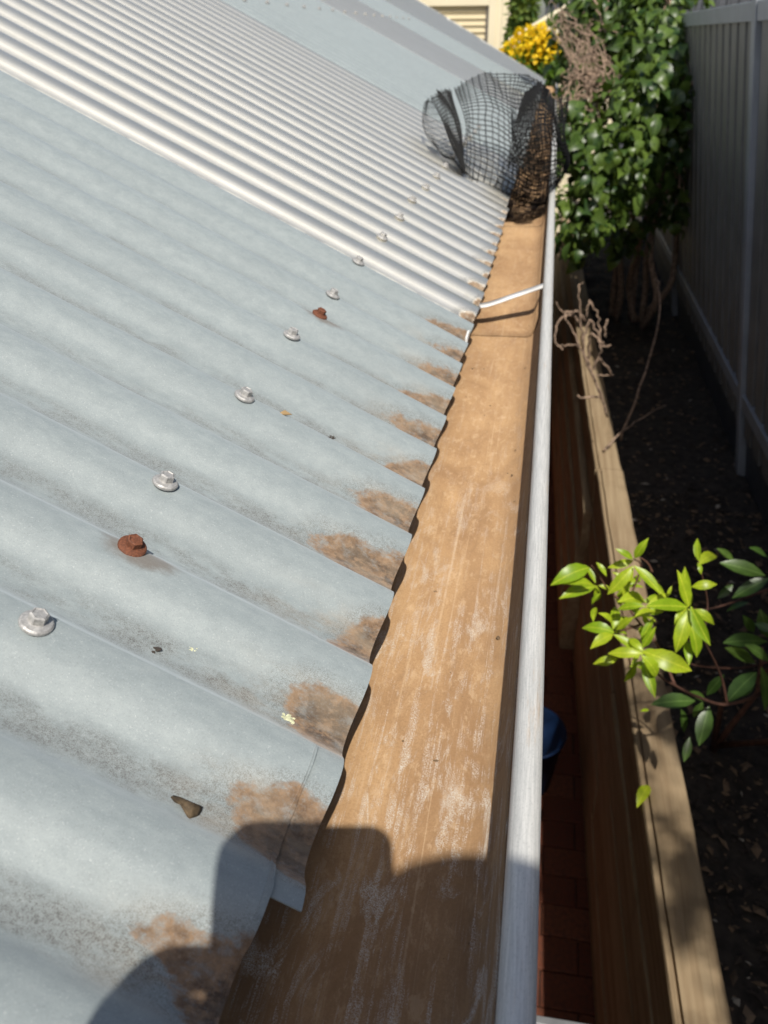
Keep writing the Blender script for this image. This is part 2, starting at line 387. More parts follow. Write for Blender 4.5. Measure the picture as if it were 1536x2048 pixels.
# retaining wall of pine sleepers
wall = empty('retaining_wall', (0.42, 0, -2.2), label='stacked weathered pine sleepers holding back the garden bed', cat='retaining wall')
wall.location = (0, 0, 0)
def sleeper(y0, y1, z0, z1, dx, notch=False, wdt=0.106):
    bm = bmesh.new(); n = 34
    prof = [(0, 0), (wdt, 0), (wdt, 1), (0, 1)]
    if notch: prof = [(0.004, 0), (wdt, 0), (wdt, .97), (wdt - .006, 1), (0.019, 1), (0.0175, .93), (0.0145, .93), (0.013, .995), (0.003, .985), (0, .95)]
    else: prof = [(0.006, 0), (wdt - .006, 0), (wdt, .03), (wdt, .97), (wdt - .006, 1), (0.006, 1), (0, .965), (0, .035)]
    rings = []
    for j in range(n + 1):
        yy = y0 + (y1 - y0) * j / n
        wob = noise.noise(Vector((yy * 2.2, z0 * 7, dx * 30))) * .005
        ring = []
        for q, (px, pz) in enumerate(prof):
            jit = noise.noise(Vector((yy * 16, q * 3.1, z0 * 9))) * (.0022 if px < .03 else .0035)
            ring.append(bm.verts.new((wallX(yy) + dx + px + wob + jit, yy, z0 + (z1 - z0) * pz + (jit * .6 if pz > .5 else 0))))
        rings.append(ring)
    N = len(prof)
    for a, b in zip(rings, rings[1:]):
        for j in range(N): bm.faces.new((a[j], a[(j + 1) % N], b[(j + 1) % N], b[j]))
    bm.faces.new(rings[0][::-1]); bm.faces.new(rings[-1])
    return obj('sleeper', bm, M['sleeper'], wall)
H = (TOP + 2.2) / 5
for c in range(5):
    z0 = -2.2 + c * H + .002; z1 = z0 + H - .006
    cuts = [-0.6, 1.0, 3.27, 5.35, 7.7, 9.2] if c % 2 == 0 else [-0.6, 2.1, 3.25, 4.6, 6.9, 9.2]
    if c == 4: cuts = [-0.6, 3.28, 5.7, 8.1, 9.2]
    for a, b in zip(cuts, cuts[1:]):
        far = a > 3.0
        dx = random.uniform(-.003, .003)
        if far and c < 4: dx -= (0.062, 0.055, 0.045, 0.03)[c]
        sleeper(a + .004, b - .004, z0, z1, dx, c == 4)
for yy in (3.2, 5.6, 8.0):
    pass

# ------------------------------------------------------------------ house below the roof
hs = empty('house', (-1.2, 4, -2.25), label='rendered house wall and painted fascia under the corrugated roof', cat='house')
bm = bmesh.new(); box(bm, -1.2, 1.2 - .75 + .35, -5.2, 4.4, 0, 1.85); obj('wall', bm, M['render'], hs)
bm = bmesh.new(); box(bm, 1.132, 1.148, -5.2, 4.4, 1.98, 2.17); obj('fascia', bm, M['fascia'], hs)
bm = bmesh.new(); box(bm, 0.8, 1.13, -5.2, 4.4, 1.96, 1.972); obj('eaves_lining', bm, M['fascia'], hs)

# ------------------------------------------------------------------ corrugated roof
roof = empty('corrugated_roof', label='sloping corrugated steel roof of weathered grey and cream sheets beside the gutter', cat='roof')
roof.rotation_euler = (0, RP, 0)                # local x down the slope, z off the roof
TH = 46.0; NA = 8
def profile(y):
    """height of the arc-and-arc corrugation at distance y from a crest, crest = 0"""
    p = ((y / PITCH) % 1.0)
    p = min(p, 1 - p) * PITCH                    # 0 .. pitch/2
    r = PITCH / (4 * math.sin(R_(TH)))
    q = PITCH / 4
    dep = 2 * r * (1 - math.cos(R_(TH)))
    if p <= q: return -(r - math.sqrt(r * r - p * p))
    p2 = PITCH / 2 - p
    return -dep + (r - math.sqrt(r * r - p2 * p2))
def roof_sheet(k0, k1, s0, mat, lift, wob=0.0015, smax=2.3, skew=False, label=None):
    V = []; Fc = []
    seg = 16
    ks = [k0]
    i = math.floor(k0 * seg) + 1
    while i / seg < k1 - 1e-6: ks.append(i / seg); i += 1
    ks.append(k1)
    ss = [0, .012, .03, .06, .1, .16, .25, .4, .7, 1.1, 1.6, smax]
    ph = random.uniform(0, 50); pc = 3.3
    for k in ks:
        Y = crest(k)
        for q, s in enumerate(ss):
            e = s0 + wob * noise.noise(Vector((k * .9 + ph, 0, 0))) if q == 0 else 0
            sx = max(s, s0 + .006 * q) if q else s0 + e
            dent = .0016 * noise.noise(Vector((k * .6 + pc, s * 6, 2.0))) * math.exp(-s * 8)
            dY = .0012 * noise.noise(Vector((k * .35 + pc, s * 3, 8)))
            yy = Y + dY
            if skew: yy = min(yy, 8.0 + 1.15 * s)
            V.append((-sx, yy, profile(Y - Y2) + lift + dent))
    n = len(ss)
    for a in range(len(ks) - 1):
        for q in range(n - 1):
            i = a * n + q; Fc.append((i, i + n, i + n + 1, i + 1))
    o = pymesh('roof_sheet', V, Fc, mat, roof, smooth=True, label=label)
    md = o.modifiers.new('thickness', 'SOLIDIFY'); md.thickness = 0.0008; md.offset = -1
    es = o.modifiers.new('crisp', 'EDGE_SPLIT'); es.split_angle = R_(40)
    return o
SH = []
SH.append(roof_sheet(-10.4, 1.14, .0085, M['galv'], .0020, label='weathered grey sheet lapped over its neighbour'))
SH.append(roof_sheet(.0, 12.14, -.0005, M['galv'], 0, label='weathered grey sheet with mud stains at its end'))
SH.append(roof_sheet(11.5, 22.14, -.001, M['cream'], .0012))
SH.append(roof_sheet(21.5, 32.14, .001, M['cream'], 0))
SH.append(roof_sheet(31.5, 42.14, -.002, M['galv'], .0012))
SH.append(roof_sheet(41.5, 52.14, 0, M['galv'], 0))
SH.append(roof_sheet(51.5, 66.14, .001, M['cream'], .0012))
SH.append(roof_sheet(65.5, 84.14, 0, M['galv'], 0))
SH.append(roof_sheet(83.5, 122, .001, M['cream'], .0012, skew=True))
SH.append(roof_sheet(-21, -9.86, 0, M['galv'], 0))

def screw_mesh(name, mat, tall=1.0):
    bm = bmesh.new()
    lathe(bm, [(.0078, -.0016), (.0083, -.0006), (.0082, .0004), (.0074, .0012), (.0050, .0019), (.0048, .0020)], 28)
    r = .00475; ring0 = []; ring1 = []; ring2 = []
    for j in range(6):
        a = j * math.pi / 3 + .2
        ring0.append(bm.verts.new((r * math.cos(a), r * math.sin(a), .0018)))
        ring1.append(bm.verts.new((r * math.cos(a), r * math.sin(a), .0058 * tall)))
        ring2.append(bm.verts.new((r * .80 * math.cos(a), r * .80 * math.sin(a), .0064 * tall)))
    ring3 = [bm.verts.new((v.co.x * .85, v.co.y * .85, .0059 * tall)) for v in ring2]
    for A, Bq in ((ring0, ring1), (ring1, ring2), (ring2, ring3)):
        for j in range(6): bm.faces.new((A[j], A[(j + 1) % 6], Bq[(j + 1) % 6], Bq[j]))
    bm.faces.new(ring3)
    bmesh.ops.recalc_face_normals(bm, faces=bm.faces)
    me = bpy.data.meshes.new(name); bm.to_mesh(me); bm.free(); me.materials.append(mat)
    return me
sm = screw_mesh('screw', M['screw']); smr = screw_mesh('screw', M['rust'])
def sheet_of(k):
    for i, (a, b) in enumerate(((-10.4, 1.14), (1.14, 12.13), (12.13, 22.1), (22.1, 32.1), (32.1, 42.1), (42.1, 52.1), (52.1, 66.1), (66.1, 84.1), (84.1, 130))):
        if a <= k < b: return SH[i]
def screw(k, s, me, label=None, tilt=.05):
    o = link(bpy.data.objects.new('screw', me), sheet_of(k))
    lift = .003 if sheet_of(k) is SH[0] or k > 12.1 else .0018
    o.location = (-s, crest(k), profile(crest(k) - Y2) + lift)
    o.rotation_euler = (random.uniform(-tilt, tilt), random.uniform(-tilt, tilt), random.uniform(0, 1.05))
    if label: o['label'] = label
    return o
k = 1
while k < 36:
    screw(k, .1615 + random.uniform(-.002, .003), sm, tilt=.08); k += 2
screw(2.1, .152, smr, 'rusty brown hex screw', .1); screw(8.1, .157, smr, 'rusty brown hex screw', .1)
for k in range(34, 78, 3): screw(k, .94, sm)
for k in (2, 5, 8): screw(k, .94, sm)
# lichen crusts
def crust(x, y, size, sheet, n=26):
    r = ray(x, y); nr = Vector((math.sin(RP), 0, math.cos(RP)))
    t = (0.0 - CAM.dot(nr)) / r.dot(nr); P = CAM + r * t
    kk = (P.y - Y2); h = profile(kk); 
    for _ in range(6):
        t = (h - CAM.dot(nr)) / r.dot(nr); P = CAM + r * t; h = profile(P.y - Y2)
    bm = bmesh.new()
    for i in range(n):
        a = random.uniform(0, 6.28); d = size * math.sqrt(random.random()) * random.uniform(.4, 1.1)
        px = -(P.x * math.cos(RP) - P.z * math.sin(RP)); cx, cy = -px + d * math.cos(a), P.y + d * math.sin(a) * .75
        q = bmesh.ops.create_icosphere(bm, subdivisions=1, radius=size * random.uniform(.12, .28))
        for v in q['verts']:
            v.co = Vector((cx + v.co.x, cy + v.co.y, profile(cy - Y2) + lift_of(sheet) + .0003 + v.co.z * .35 + random.uniform(-1, 1) * size * .02))
    return obj('lichen', bm, M['lichen'], sheet, label='pale green crusty lichen patch')
def lift_of(sh): return .0020 if sh is SH[0] else 0
crust(386, 1300, .0026, SH[1], 16); crust(578, 1438, .0046, SH[1], 34); crust(540, 1712, .003, SH[0], 14)
# bits of dry leaf lying on the sheets
def onroof(x, y, lift=0.0):
    r = ray(x, y); nr = Vector((math.sin(RP), 0, math.cos(RP))); h = 0
    for _ in range(8):
        t = (h + lift - CAM.dot(nr)) / r.dot(nr); P = CAM + r * t; h = profile(P.y - Y2)
    return P
bm = bmesh.new()
P0 = onroof(340, 1598, .0015); P1 = onroof(378, 1640, .002); P2 = onroof(405, 1612, .005); P3 = onroof(398, 1636, .0015)
V = [P0, P0 + (P1 - P0) * .5 + Vector((.001, 0, .003)), P1, P3, P2, P1 + Vector((0, .006, .004)), P0 + Vector((.001, .002, .001))]
for f in ((0, 1, 6), (1, 2, 5, 6), (2, 3, 4, 5)):
    bm.faces.new([bm.verts.new(V[i]) for i in f])
bmesh.ops.remove_doubles(bm, verts=bm.verts, dist=1e-6); bmesh.ops.subdivide_edges(bm, edges=bm.edges, cuts=2, use_grid_fill=True)
for v in bm.verts: v.co += Vector((0, 0, random.uniform(-.0006, .0006)))
o = obj('dry_leaf', bm, M['dryleaf'], smooth=True, label='curled brown dry leaf on the lapped grey sheet', cat='leaf')
o.modifiers.new('t', 'SOLIDIFY').thickness = .0004
bm = bmesh.new(); P = onroof(571, 829, .001)
V = [P + Vector(q) for q in ((-.006, 0, .0005), (-.001, .002, .003), (.005, .001, .0), (.0, -.002, .0005))]
bm.faces.new([bm.verts.new(v) for v in V])
o = obj('dry_leaf', bm, simple('tan_leaf', (.33, .22, .10), .8), label='tiny tan leaf fragment on the grey roof ribs', cat='leaf'); o.modifiers.new('t', 'SOLIDIFY').thickness = .0006
def dirt(x, y, r, lab):
    bm = bmesh.new(); P = onroof(x, y, .0008)
    for i in range(7):
        q = bmesh.ops.create_icosphere(bm, subdivisions=1, radius=r * random.uniform(.3, .6))
        d = Vector((random.uniform(-1, 1) * r * 1.3, random.uniform(-1, 1) * r, random.uniform(-.1, .4) * r))
        for v in q['verts']: v.co = P + d + Vector((v.co.x * 1.4, v.co.y, v.co.z * .5)) * random.uniform(.8, 1.2)
    obj('dirt_clump', bm, M['dark_dirt'], label=lab, cat='dirt')
M['dark_dirt'] = simple('dark_dirt', (.05, .04, .032), .95)
dirt(312, 1301, .0019, 'small dark crumb of dirt beside the lichen specks'); dirt(664, 876, .0022, 'dark crumb of dirt on a mud stained rib')

# ------------------------------------------------------------------ gutter
gut = empty('gutter', label='galvanised roof gutter coated inside with brown dried mud', cat='gutter')
GF = -.062
inner = [(-.052, -.004), (-.052, -.056), (-.049, GF), (-.02, GF - .0008), (.03, GF - .0004), (.066, GF), (.0735, GF + .003), (.0785, GF + .012), (.0825, GF + .030), (.0838, GF + .046)]
def sweep(prof, y0, y1, n, mat, name, parent, closed=False, warp=.0, thick=.0009, smooth=True):
    V = []; Fc = []; N = len(prof)
    for j in range(n + 1):
        y = y0 + (y1 - y0) * j / n
        for q, (x, z) in enumerate(prof):
            V.append((x + warp * noise.noise(Vector((y * 1.3, q * .15, 1))), y, z + warp * noise.noise(Vector((y * 2.1, x * 9, 4)))))
    for j in range(n):
        for q in range(N if closed else N - 1):
            a = j * N + q; b_ = j * N + (q + 1) % N
            Fc.append((a, b_, b_ + N, a + N))
    o = pymesh(name, V, Fc, mat, parent, smooth=smooth)
    if thick:
        md = o.modifiers.new('t', 'SOLIDIFY'); md.thickness = thick; md.offset = 1
    return o
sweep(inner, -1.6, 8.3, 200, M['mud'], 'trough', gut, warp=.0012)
lap = [(x * .97 + .0005 if q in (1, 2, 7, 8, 9) else x, z + .0016 if 1 < q < 8 else z) for q, (x, z) in enumerate(inner)][1:9]
sweep(lap, 1.205, 2.03, 24, M['mud'], 'lap_joint', gut, warp=.0012)
bc = (.0912, -.0065); br = .0078
beadp = [(bc[0] + br * math.cos(a) * .98, bc[1] + br * math.sin(a)) for a in [2 * math.pi * j / 22 for j in range(22)]]
sweep(beadp, -1.6, 8.3, 160, M['bead'], 'bead', gut, closed=True, warp=.0011, thick=0)
front = [(.0975, -.011), (.0965, -.03), (.092, -.062), (.080, -.083), (.06, -.091), (-.054, -.091), (-.0545, -.004)]
sweep(front, -1.6, 8.3, 40, M['bead'], 'outer_face', gut, warp=.0006)
# overflow strap
st = [onZ(948, 612, -.030), onZ(962, 610, -.029), onZ(985, 605, -.026), onZ(1040, 586, -.016), onZ(1084, 571, -.008), onZ(1092, 569, -.007)]
bm = bmesh.new(); cs = catmull([Vector(p) for p in st], 6); prev = None
for p in cs:
    q = [bm.verts.new(p + Vector((0, y_, z_))) for y_, z_ in ((-.012, 0), (.012, 0), (.012, -.0018), (-.012, -.0018))]
    if prev:
        for j in range(4): bm.faces.new((prev[j], prev[(j + 1) % 4], q[(j + 1) % 4], q[j]))
    prev = q
obj('strap', bm, simple('white_zinc_strap', (.66, .65, .62), .5, .1), gut, smooth=True, label='pale metal strap across the gutter')
# small pale clip folded over the end of one rib
p = onZ(936, 664, -.004); bm = bmesh.new(); box(bm, p.x - .0012, p.x + .0016, p.y - .026, p.y + .026, p.z - .007, p.z + .001, .0008)
obj('strap_clip', bm, simple('white_clip', (.75, .75, .72), .5), gut)

bm = bmesh.new()
for i in range(110):
    yy = .32 + 1.7 * random.random(); xx = random.choice((random.uniform(-.04, .07), random.uniform(.045, .072)))
    L_ = random.choice((.0004, .0006, .0009, .0013)) * random.uniform(.7, 1.3)
    q = bmesh.ops.create_icosphere(bm, subdivisions=1, radius=L_)
    a_ = random.uniform(0, 3.14); st_ = random.uniform(.8, 2.2)
    for v in q['verts']:
        x_, y_ = v.co.x * st_, v.co.y
        v.co = Vector((xx + x_ * math.cos(a_) - y_ * math.sin(a_), yy + x_ * math.sin(a_) + y_ * math.cos(a_), GF + .0004 + v.co.z * .5 + (.003 if xx > .0665 else 0)))
cb = NB('gutter_crumbs', .95); cb.col(cb.mix(cb.rand(True), (.045, .03, .018), (.30, .19, .10)))
obj('gutter_crumbs', bm, cb.m, kind='stuff', label='crumbs of dried silt scattered on the gutter floor', cat='debris')
# ------------------------------------------------------------------ crumpled gutter guard mesh
def roofpt(s, Y, h=0.0):
    return Vector((-s * math.cos(RP) + h * math.sin(RP), Y, s * math.sin(RP) + h * math.cos(RP)))
def guard(cols, cell, rad, name, parent):
    C3 = [[onY(*p) for p in c] for c in cols]
    nr_, nc = 10, 10
    fine = [catmull(c, nr_) for c in C3]                      # each column smooth
    rows = [catmull([c[i] for c in fine], nc) for i in range(len(fine[0]))]
    # resample along both ways to even cells
    def resample(pts, step):
        L = [0]
        for a, b in zip(pts, pts[1:]): L.append(L[-1] + (b - a).length)
        return L
    # even spacing measured on the mean row / column
    U = len(rows[0]); Wn = len(rows)
    Lu = [0]
    for i in range(1, U): Lu.append(Lu[-1] + sum((rows[j][i] - rows[j][i - 1]).length for j in range(Wn)) / Wn)
    Lv = [0]
    for j in range(1, Wn): Lv.append(Lv[-1] + sum((rows[j][i] - rows[j - 1][i]).length for i in range(U)) / U)
    def inv(L, t):
        for i in range(1, len(L)):
            if L[i] >= t: return i - 1 + (t - L[i - 1]) / max(1e-9, L[i] - L[i - 1])
        return len(L) - 1.0
    def S(u, v):
        i = min(int(u), U - 2); j = min(int(v), Wn - 2); a = u - i; b = v - j
        P = rows[j][i] * (1 - a) * (1 - b) + rows[j][i + 1] * a * (1 - b) + rows[j + 1][i] * (1 - a) * b + rows[j + 1][i + 1] * a * b
        return P + Vector((noise.noise(P * 14), noise.noise(P * 14 + Vector((9, 0, 0))), noise.noise(P * 14 + Vector((0, 9, 0))))) * .006
    bm = bmesh.new()
    nu = int(Lu[-1] / cell); nv = int(Lv[-1] / cell)
    for a in range(nu + 1):
        u = inv(Lu, a * cell)
        pl = [S(u, inv(Lv, b * cell * .5)) for b in range(nv * 2 + 1)]
        for q, r_ in ((0, 1), (-1, -2)):
            ex_ = pl[q] + (pl[q] - pl[r_]).normalized() * random.uniform(.002, .011) + rv(.0012)
            pl = [ex_] + pl if q == 0 else pl + [ex_]
        tube(bm, pl, rad, 4, False)
    for b in range(nv + 1):
        v = inv(Lv, b * cell)
        tube(bm, [S(inv(Lu, a * cell * .5), v) for a in range(nu * 2 + 1)], rad, 4, False)
    obj(name, bm, M['mesh'], parent)
# columns left to right, rows front edge to back edge; pixel position with distance along the gutter
cols_main = [
    [(928, 342, 2.02), (928, 300, 2.22), (930, 255, 2.30), (922, 212, 2.34), (908, 178, 2.34)],
    [(950, 358, 2.03), (955, 312, 2.12), (952, 262, 2.22), (946, 205, 2.30), (934, 160, 2.34)],
    [(985, 374, 2.05), (990, 326, 2.10), (990, 270, 2.20), (985, 205, 2.34), (975, 142, 2.44)],
    [(1015, 390, 2.08), (1020, 345, 2.10), (1022, 290, 2.16), (1018, 225, 2.36), (1010, 142, 2.56)],
    [(1040, 402, 2.14), (1046, 362, 2.10), (1040, 312, 2.06), (1030, 240, 2.24), (1048, 142, 2.66)],
    [(1066, 408, 2.22), (1072, 372, 2.14), (1070, 322, 1.98), (1064, 240, 1.98), (1075, 156, 2.48)],
    [(1086, 404, 2.26), (1096, 368, 2.18), (1092, 318, 1.96), (1092, 235, 1.92), (1096, 178, 2.20)],
    [(1112, 372, 2.26), (1126, 345, 2.22), (1133, 312, 2.16), (1116, 270, 2.06), (1112, 195, 2.12)],
    [(1116, 360, 2.34), (1134, 338, 2.34), (1137, 310, 2.34), (1130, 262, 2.30), (1140, 186, 2.34)],
]
cols_fold = [
    [(990, 374, 2.03), (1000, 356, 2.02), (1014, 318, 2.02)],
    [(1020, 392, 2.06), (1030, 376, 2.01), (1044, 312, 1.99)],
    [(1055, 406, 2.14), (1058, 392, 2.05), (1068, 318, 1.98)],
    [(1080, 412, 2.20), (1090, 392, 2.10), (1094, 318, 1.99)],
    [(1098, 396, 2.24), (1112, 372, 2.16), (1130, 318, 2.07)]]
cols_flap = [
    [(925, 338, 1.97), (909, 301, 1.97), (893, 265, 1.985), (877, 228, 2.0), (862, 192, 2.03)],
    [(927, 340, 1.99), (920, 302, 2.06), (912, 262, 2.10), (900, 222, 2.13), (884, 186, 2.15)],
    [(929, 342, 2.02), (927, 302, 2.14), (922, 260, 2.20), (915, 218, 2.24), (906, 180, 2.26)]]
cols_outer = [
    [(925, 339, 1.985), (909, 302, 1.985), (893, 266, 2.0), (877, 229, 2.01), (862, 193, 2.04)],
    [(920, 338, 2.0), (885, 306, 2.06), (862, 272, 2.10), (852, 235, 2.10), (855, 198, 2.10)],
    [(914, 332, 2.02), (872, 299, 2.12), (848, 262, 2.18), (845, 228, 2.18), (850, 196, 2.16)]]
cols_dark = [
    [(1018, 322, 2.02), (1026, 262, 2.04), (1050, 186, 2.16)],
    [(1046, 332, 1.98), (1056, 258, 1.98), (1068, 174, 2.10)],
    [(1074, 340, 1.96), (1080, 256, 1.93), (1084, 172, 2.06)],
    [(1098, 336, 1.97), (1098, 250, 1.94), (1096, 184, 2.08)]]
gg = empty('gutter_guard', label='crumpled black plastic mesh guard lifting out of the gutter', cat='mesh guard')
guard(cols_main, .0205, .0013, 'mesh_sheet', gg)
guard(cols_fold, .0125, .00095, 'folded_mesh', gg)
guard(cols_flap, .0085, .0010, 'folded_mesh', gg)
guard(cols_outer, .0140, .0006, 'outer_flap', gg)
guard(cols_dark, .0065, .0012, 'folded_mesh', gg)
# matted leaves held under the mesh guard
bm = bmesh.new()
for i in range(1100):
    yy = random.uniform(2.08, 4.6); xx = random.uniform(-.045, .075)
    zz = GF + .003 + random.random() ** 2 * .03 * min(1, (yy - 2.05) * 4)
    a = random.uniform(0, 3.14); L = random.uniform(.008, .026); W = L * random.uniform(.12, .4)
    d = Vector((math.cos(a), math.sin(a), random.uniform(-.3, .3))) * L; e = Vector((-math.sin(a), math.cos(a), random.uniform(-.5, .5))) * W
    c = Vector((xx, yy, zz)); bm.faces.new([bm.verts.new(c + q) for q in (-d, e, d, -e)])
lb = NB('gutter_leaves', .9); lb.col(lb.mix(lb.rand(True), (.05, .032, .018), (.22, .13, .065)))
obj('gutter_leaves', bm, lb.m, kind='stuff', label='matted brown leaf debris in the gutter under the mesh', cat='debris')

# ------------------------------------------------------------------ fence
fence = empty('fence', label='tall grey corrugated steel fence leaning behind the garden bed', cat='fence')
FB = Vector((1.0, 0, -1.30))
def FTop(Y): return Vector((.735 + .125 * min(1, max(0, (3.44 - Y) / 2.37)), 0, .42))
def fpt(t, Y, off=0.0):
    """t 0 base .. 1 top, off to the house side"""
    d = (FTop(Y) - FB); nrm = Vector((-d.z, 0, d.x)).normalized()
    if nrm.x > 0: nrm = -nrm
    P = FB + d * t + nrm * off; return Vector((P.x, Y, P.z))
def fbox(name, t0, t1, y0, y1, o0, o1, mat):
    bm = bmesh.new()
    vs = [bm.verts.new(fpt(t, y, o)) for t in (t0, t1) for y in (y0, y1) for o in (o0, o1)]
    for f in ((0, 1, 3, 2), (4, 6, 7, 5), (0, 2, 6, 4), (1, 5, 7, 3), (0, 4, 5, 1), (2, 3, 7, 6)): bm.faces.new([vs[i] for i in f])
    bmesh.ops.bevel(bm, geom=list(bm.edges), offset=.002, segments=1, affect='EDGES')
    return obj(name, bm, mat, fence)
PB = 2.37
posts = [3.44 + PB * i for i in range(-2, 3)]
def infill(y0, y1):
    # trapezoidal ribs, one sheet between each pair of posts
    prof = [(0, 0), (.016, 0), (.026, .036), (.139, .036), (.149, 0), (.165, 0)]
    V = []; Fc = []; y = y0; n = 0
    while y < y1:
        for py, po in prof[:-1]:
            if y + py > y1: break
            V += [fpt(.11, y + py, po - .018), fpt(.985, y + py, po - .018)]; n += 1
        y += .165
    for i in range(n - 1): Fc.append((2 * i, 2 * i + 2, 2 * i + 3, 2 * i + 1))
    o = pymesh('infill_sheet', V, Fc, M['fence'], fence); o.modifiers.new('t', 'SOLIDIFY').thickness = .001
for i, y in enumerate(posts):
    fbox('post', -.12 if i else -.12, 1.02, y - .03, y + .03, -.02, .035, M['rail'])
    if i < len(posts) - 1:
        infill(y + .032, y + PB - .032)
        fbox('top_rail', .965, 1.0, y + .031, y + PB - .031, -.016, .030, M['rail'])
        fbox('bottom_rail', .175, .21, y + .031, y + PB - .031, -.016, .030, M['rail'])
        fbox('gap_panel', -.08, .168, y + .031, y + PB - .031, -.02, .004, M['dark'])  # dark panel in place of the dark gap below the bottom rail

# ------------------------------------------------------------------ leaves
def leaf_mesh(name, mat, w=.30, lobed=False, fold=.16, curl=.12):
    """unit leaf: base at origin, tip at +x, normal +z"""
    if lobed: xs = [(0, .02), (.06, .26), (.2, .40), (.36, .34), (.5, .30), (.68, .20), (.86, .09), (1, 0)]
    else: xs = [(0, .015), (.1, .35 * w * 1.1), (.28, .86 * w), (.48, w), (.68, .84 * w), (.86, .42 * w), (1, 0)]
    V = []; Fc = []
    for x, h in xs:
        z = -curl * (x - .45) ** 2 * 2
        V += [(x, -h, z + fold * h), (x, 0, z), (x, h, z + fold * h)]
    for i in range(len(xs) - 1):
        a = i * 3; Fc += [(a, a + 3, a + 4, a + 1), (a + 1, a + 4, a + 5, a + 2)]
    me = bpy.data.meshes.new(name); me.from_pydata(V, [], Fc); me.update()
    me.polygons.foreach_set('use_smooth', [True] * len(me.polygons)); me.materials.append(mat)
    return me
def orient(base, tip, nrm):
    x = (tip - base); L = x.length; x.normalize()
    y = nrm.cross(x)
    y = y.normalized() if y.length > 1e-4 else x.orthogonal().normalized()
    z = x.cross(y)
    return Matrix(((x.x * L, y.x * L, z.x * L, base.x), (x.y * L, y.y * L, z.y * L, base.y), (x.z * L, y.z * L, z.z * L, base.z), (0, 0, 0, 1)))
UP = Vector((0, 0, 1))

# ---- the lime-leaved shrub over the sleepers: traced leaves (zoomed by 3.523 from (1100,1050))
shrub = empty('leafy_shrub', (.62, 1.75, TOP - .06), label='leafy shrub with sunlit lime green whorls reaching over the sleepers', cat='shrub')
shrub.matrix_world = Matrix.Translation((.62, 1.75, TOP - .06))
shInv = Matrix.Translation((-.62, -1.75, -TOP + .06))
lime = [leaf_mesh('leaf', M['lime'], .165, fold=.35, curl=.25), leaf_mesh('leaf', M['lime'], .20, fold=.25, curl=.4), leaf_mesh('leaf', M['lime'], .145, fold=.4, curl=.1)]
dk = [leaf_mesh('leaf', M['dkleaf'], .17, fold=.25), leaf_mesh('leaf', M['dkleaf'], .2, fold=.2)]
def px6(x, y): return 1100 + x / 3.523, 1050 + y / 3.523
def traced(x0, y0, x1, y1, D, kind=0, slope=0.0, which=None):
    a = atD(*px6(x0, y0), D); b = atD(*px6(x1, y1), D + slope + random.uniform(-.03, .03))
    nrm = (UP * .6 + (CAM - a).normalized() * 1.0 + rv(.32)).normalized()
    ms = lime if kind == 0 else dk
    o = link(bpy.data.objects.new('leaf', ms[which if which is not None else random.randrange(len(ms))]), shrub)
    o.matrix_local = shInv @ orient(a, b, nrm)
    return o
for t in (  # whorl by whorl
    (655, 900, 402, 900, 1.40), (665, 890, 1018, 1032, 1.40), (668, 925, 785, 1085, 1.38), (655, 940, 742, 1220, 1.42), (655, 880, 545, 785, 1.41),
    (640, 890, 445, 765, 1.43), (560, 860, 440, 905, 1.46), (650, 960, 560, 1000, 1.47), (640, 820, 730, 650, 1.47),
    (985, 575, 905, 318, 1.42), (990, 575, 1128, 855, 1.41), (980, 590, 885, 905, 1.42), (975, 572, 680, 565, 1.42), (1000, 590, 1178, 690, 1.47),
    (1000, 700, 1052, 945, 1.48), (955, 560, 950, 300, 1.46), (965, 575, 880, 690, 1.44), (960, 800, 985, 985, 1.52),
    (590, 240, 470, 165, 1.46), (590, 240, 685, 98, 1.46), (585, 295, 402, 498, 1.43), (595, 285, 788, 480, 1.42), (580, 300, 505, 500, 1.49), (590, 250, 410, 300, 1.5),
    (290, 282, 18, 398, 1.46), (330, 260, 405, 360, 1.46), (318, 412, 105, 395, 1.47), (330, 420, 75, 500, 1.51), (350, 480, 285, 560, 1.5), (320, 570, 300, 670, 1.5),
    (455, 745, 222, 705, 1.45), (450, 755, 290, 850, 1.44), (465, 740, 590, 645, 1.44), (450, 740, 335, 700, 1.47), (440, 760, 285, 745, 1.5), (455, 690, 360, 610, 1.5),
    (1045, 252, 1032, 90, 1.5), (1050, 260, 1190, 180, 1.52), (1050, 265, 1065, 345, 1.5), (998, 432, 1182, 412, 1.46),
    (500, 515, 712, 512, 1.47), (470, 588, 662, 560, 1.46), (600, 640, 755, 590, 1.48), (640, 700, 660, 800, 1.5), (540, 430, 660, 435, 1.53), (690, 560, 850, 480, 1.5),
    (480, 940, 305, 975, 1.52), (640, 1310, 700, 1300, 1.6)):
    traced(*t, 0)
for cx_, cy_, D_ in ((640, 880, 1.47), (960, 600, 1.5), (450, 740, 1.52), (560, 420, 1.53), (640, 620, 1.53), (330, 420, 1.54), (820, 520, 1.54), (620, 980, 1.54), (560, 640, 1.55)):
    for i in range(5):
        a_ = random.uniform(0, 6.28); l_ = random.uniform(90, 190); traced(cx_ + 15 * math.cos(a_), cy_ + 15 * math.sin(a_), cx_ + l_ * math.cos(a_), cy_ + l_ * math.sin(a_), D_ + random.uniform(-.02, .04), 0)
fl = link(bpy.data.objects.new('leaf', lime[1])); fa, fb_ = onZ(1299, 1565, TOP + .012), onZ(1275, 1607, TOP + .004); fl.matrix_world = orient(fa, fb_, UP)
tag(fl, 'single fallen yellow green leaf on the sleeper top', 'leaf')
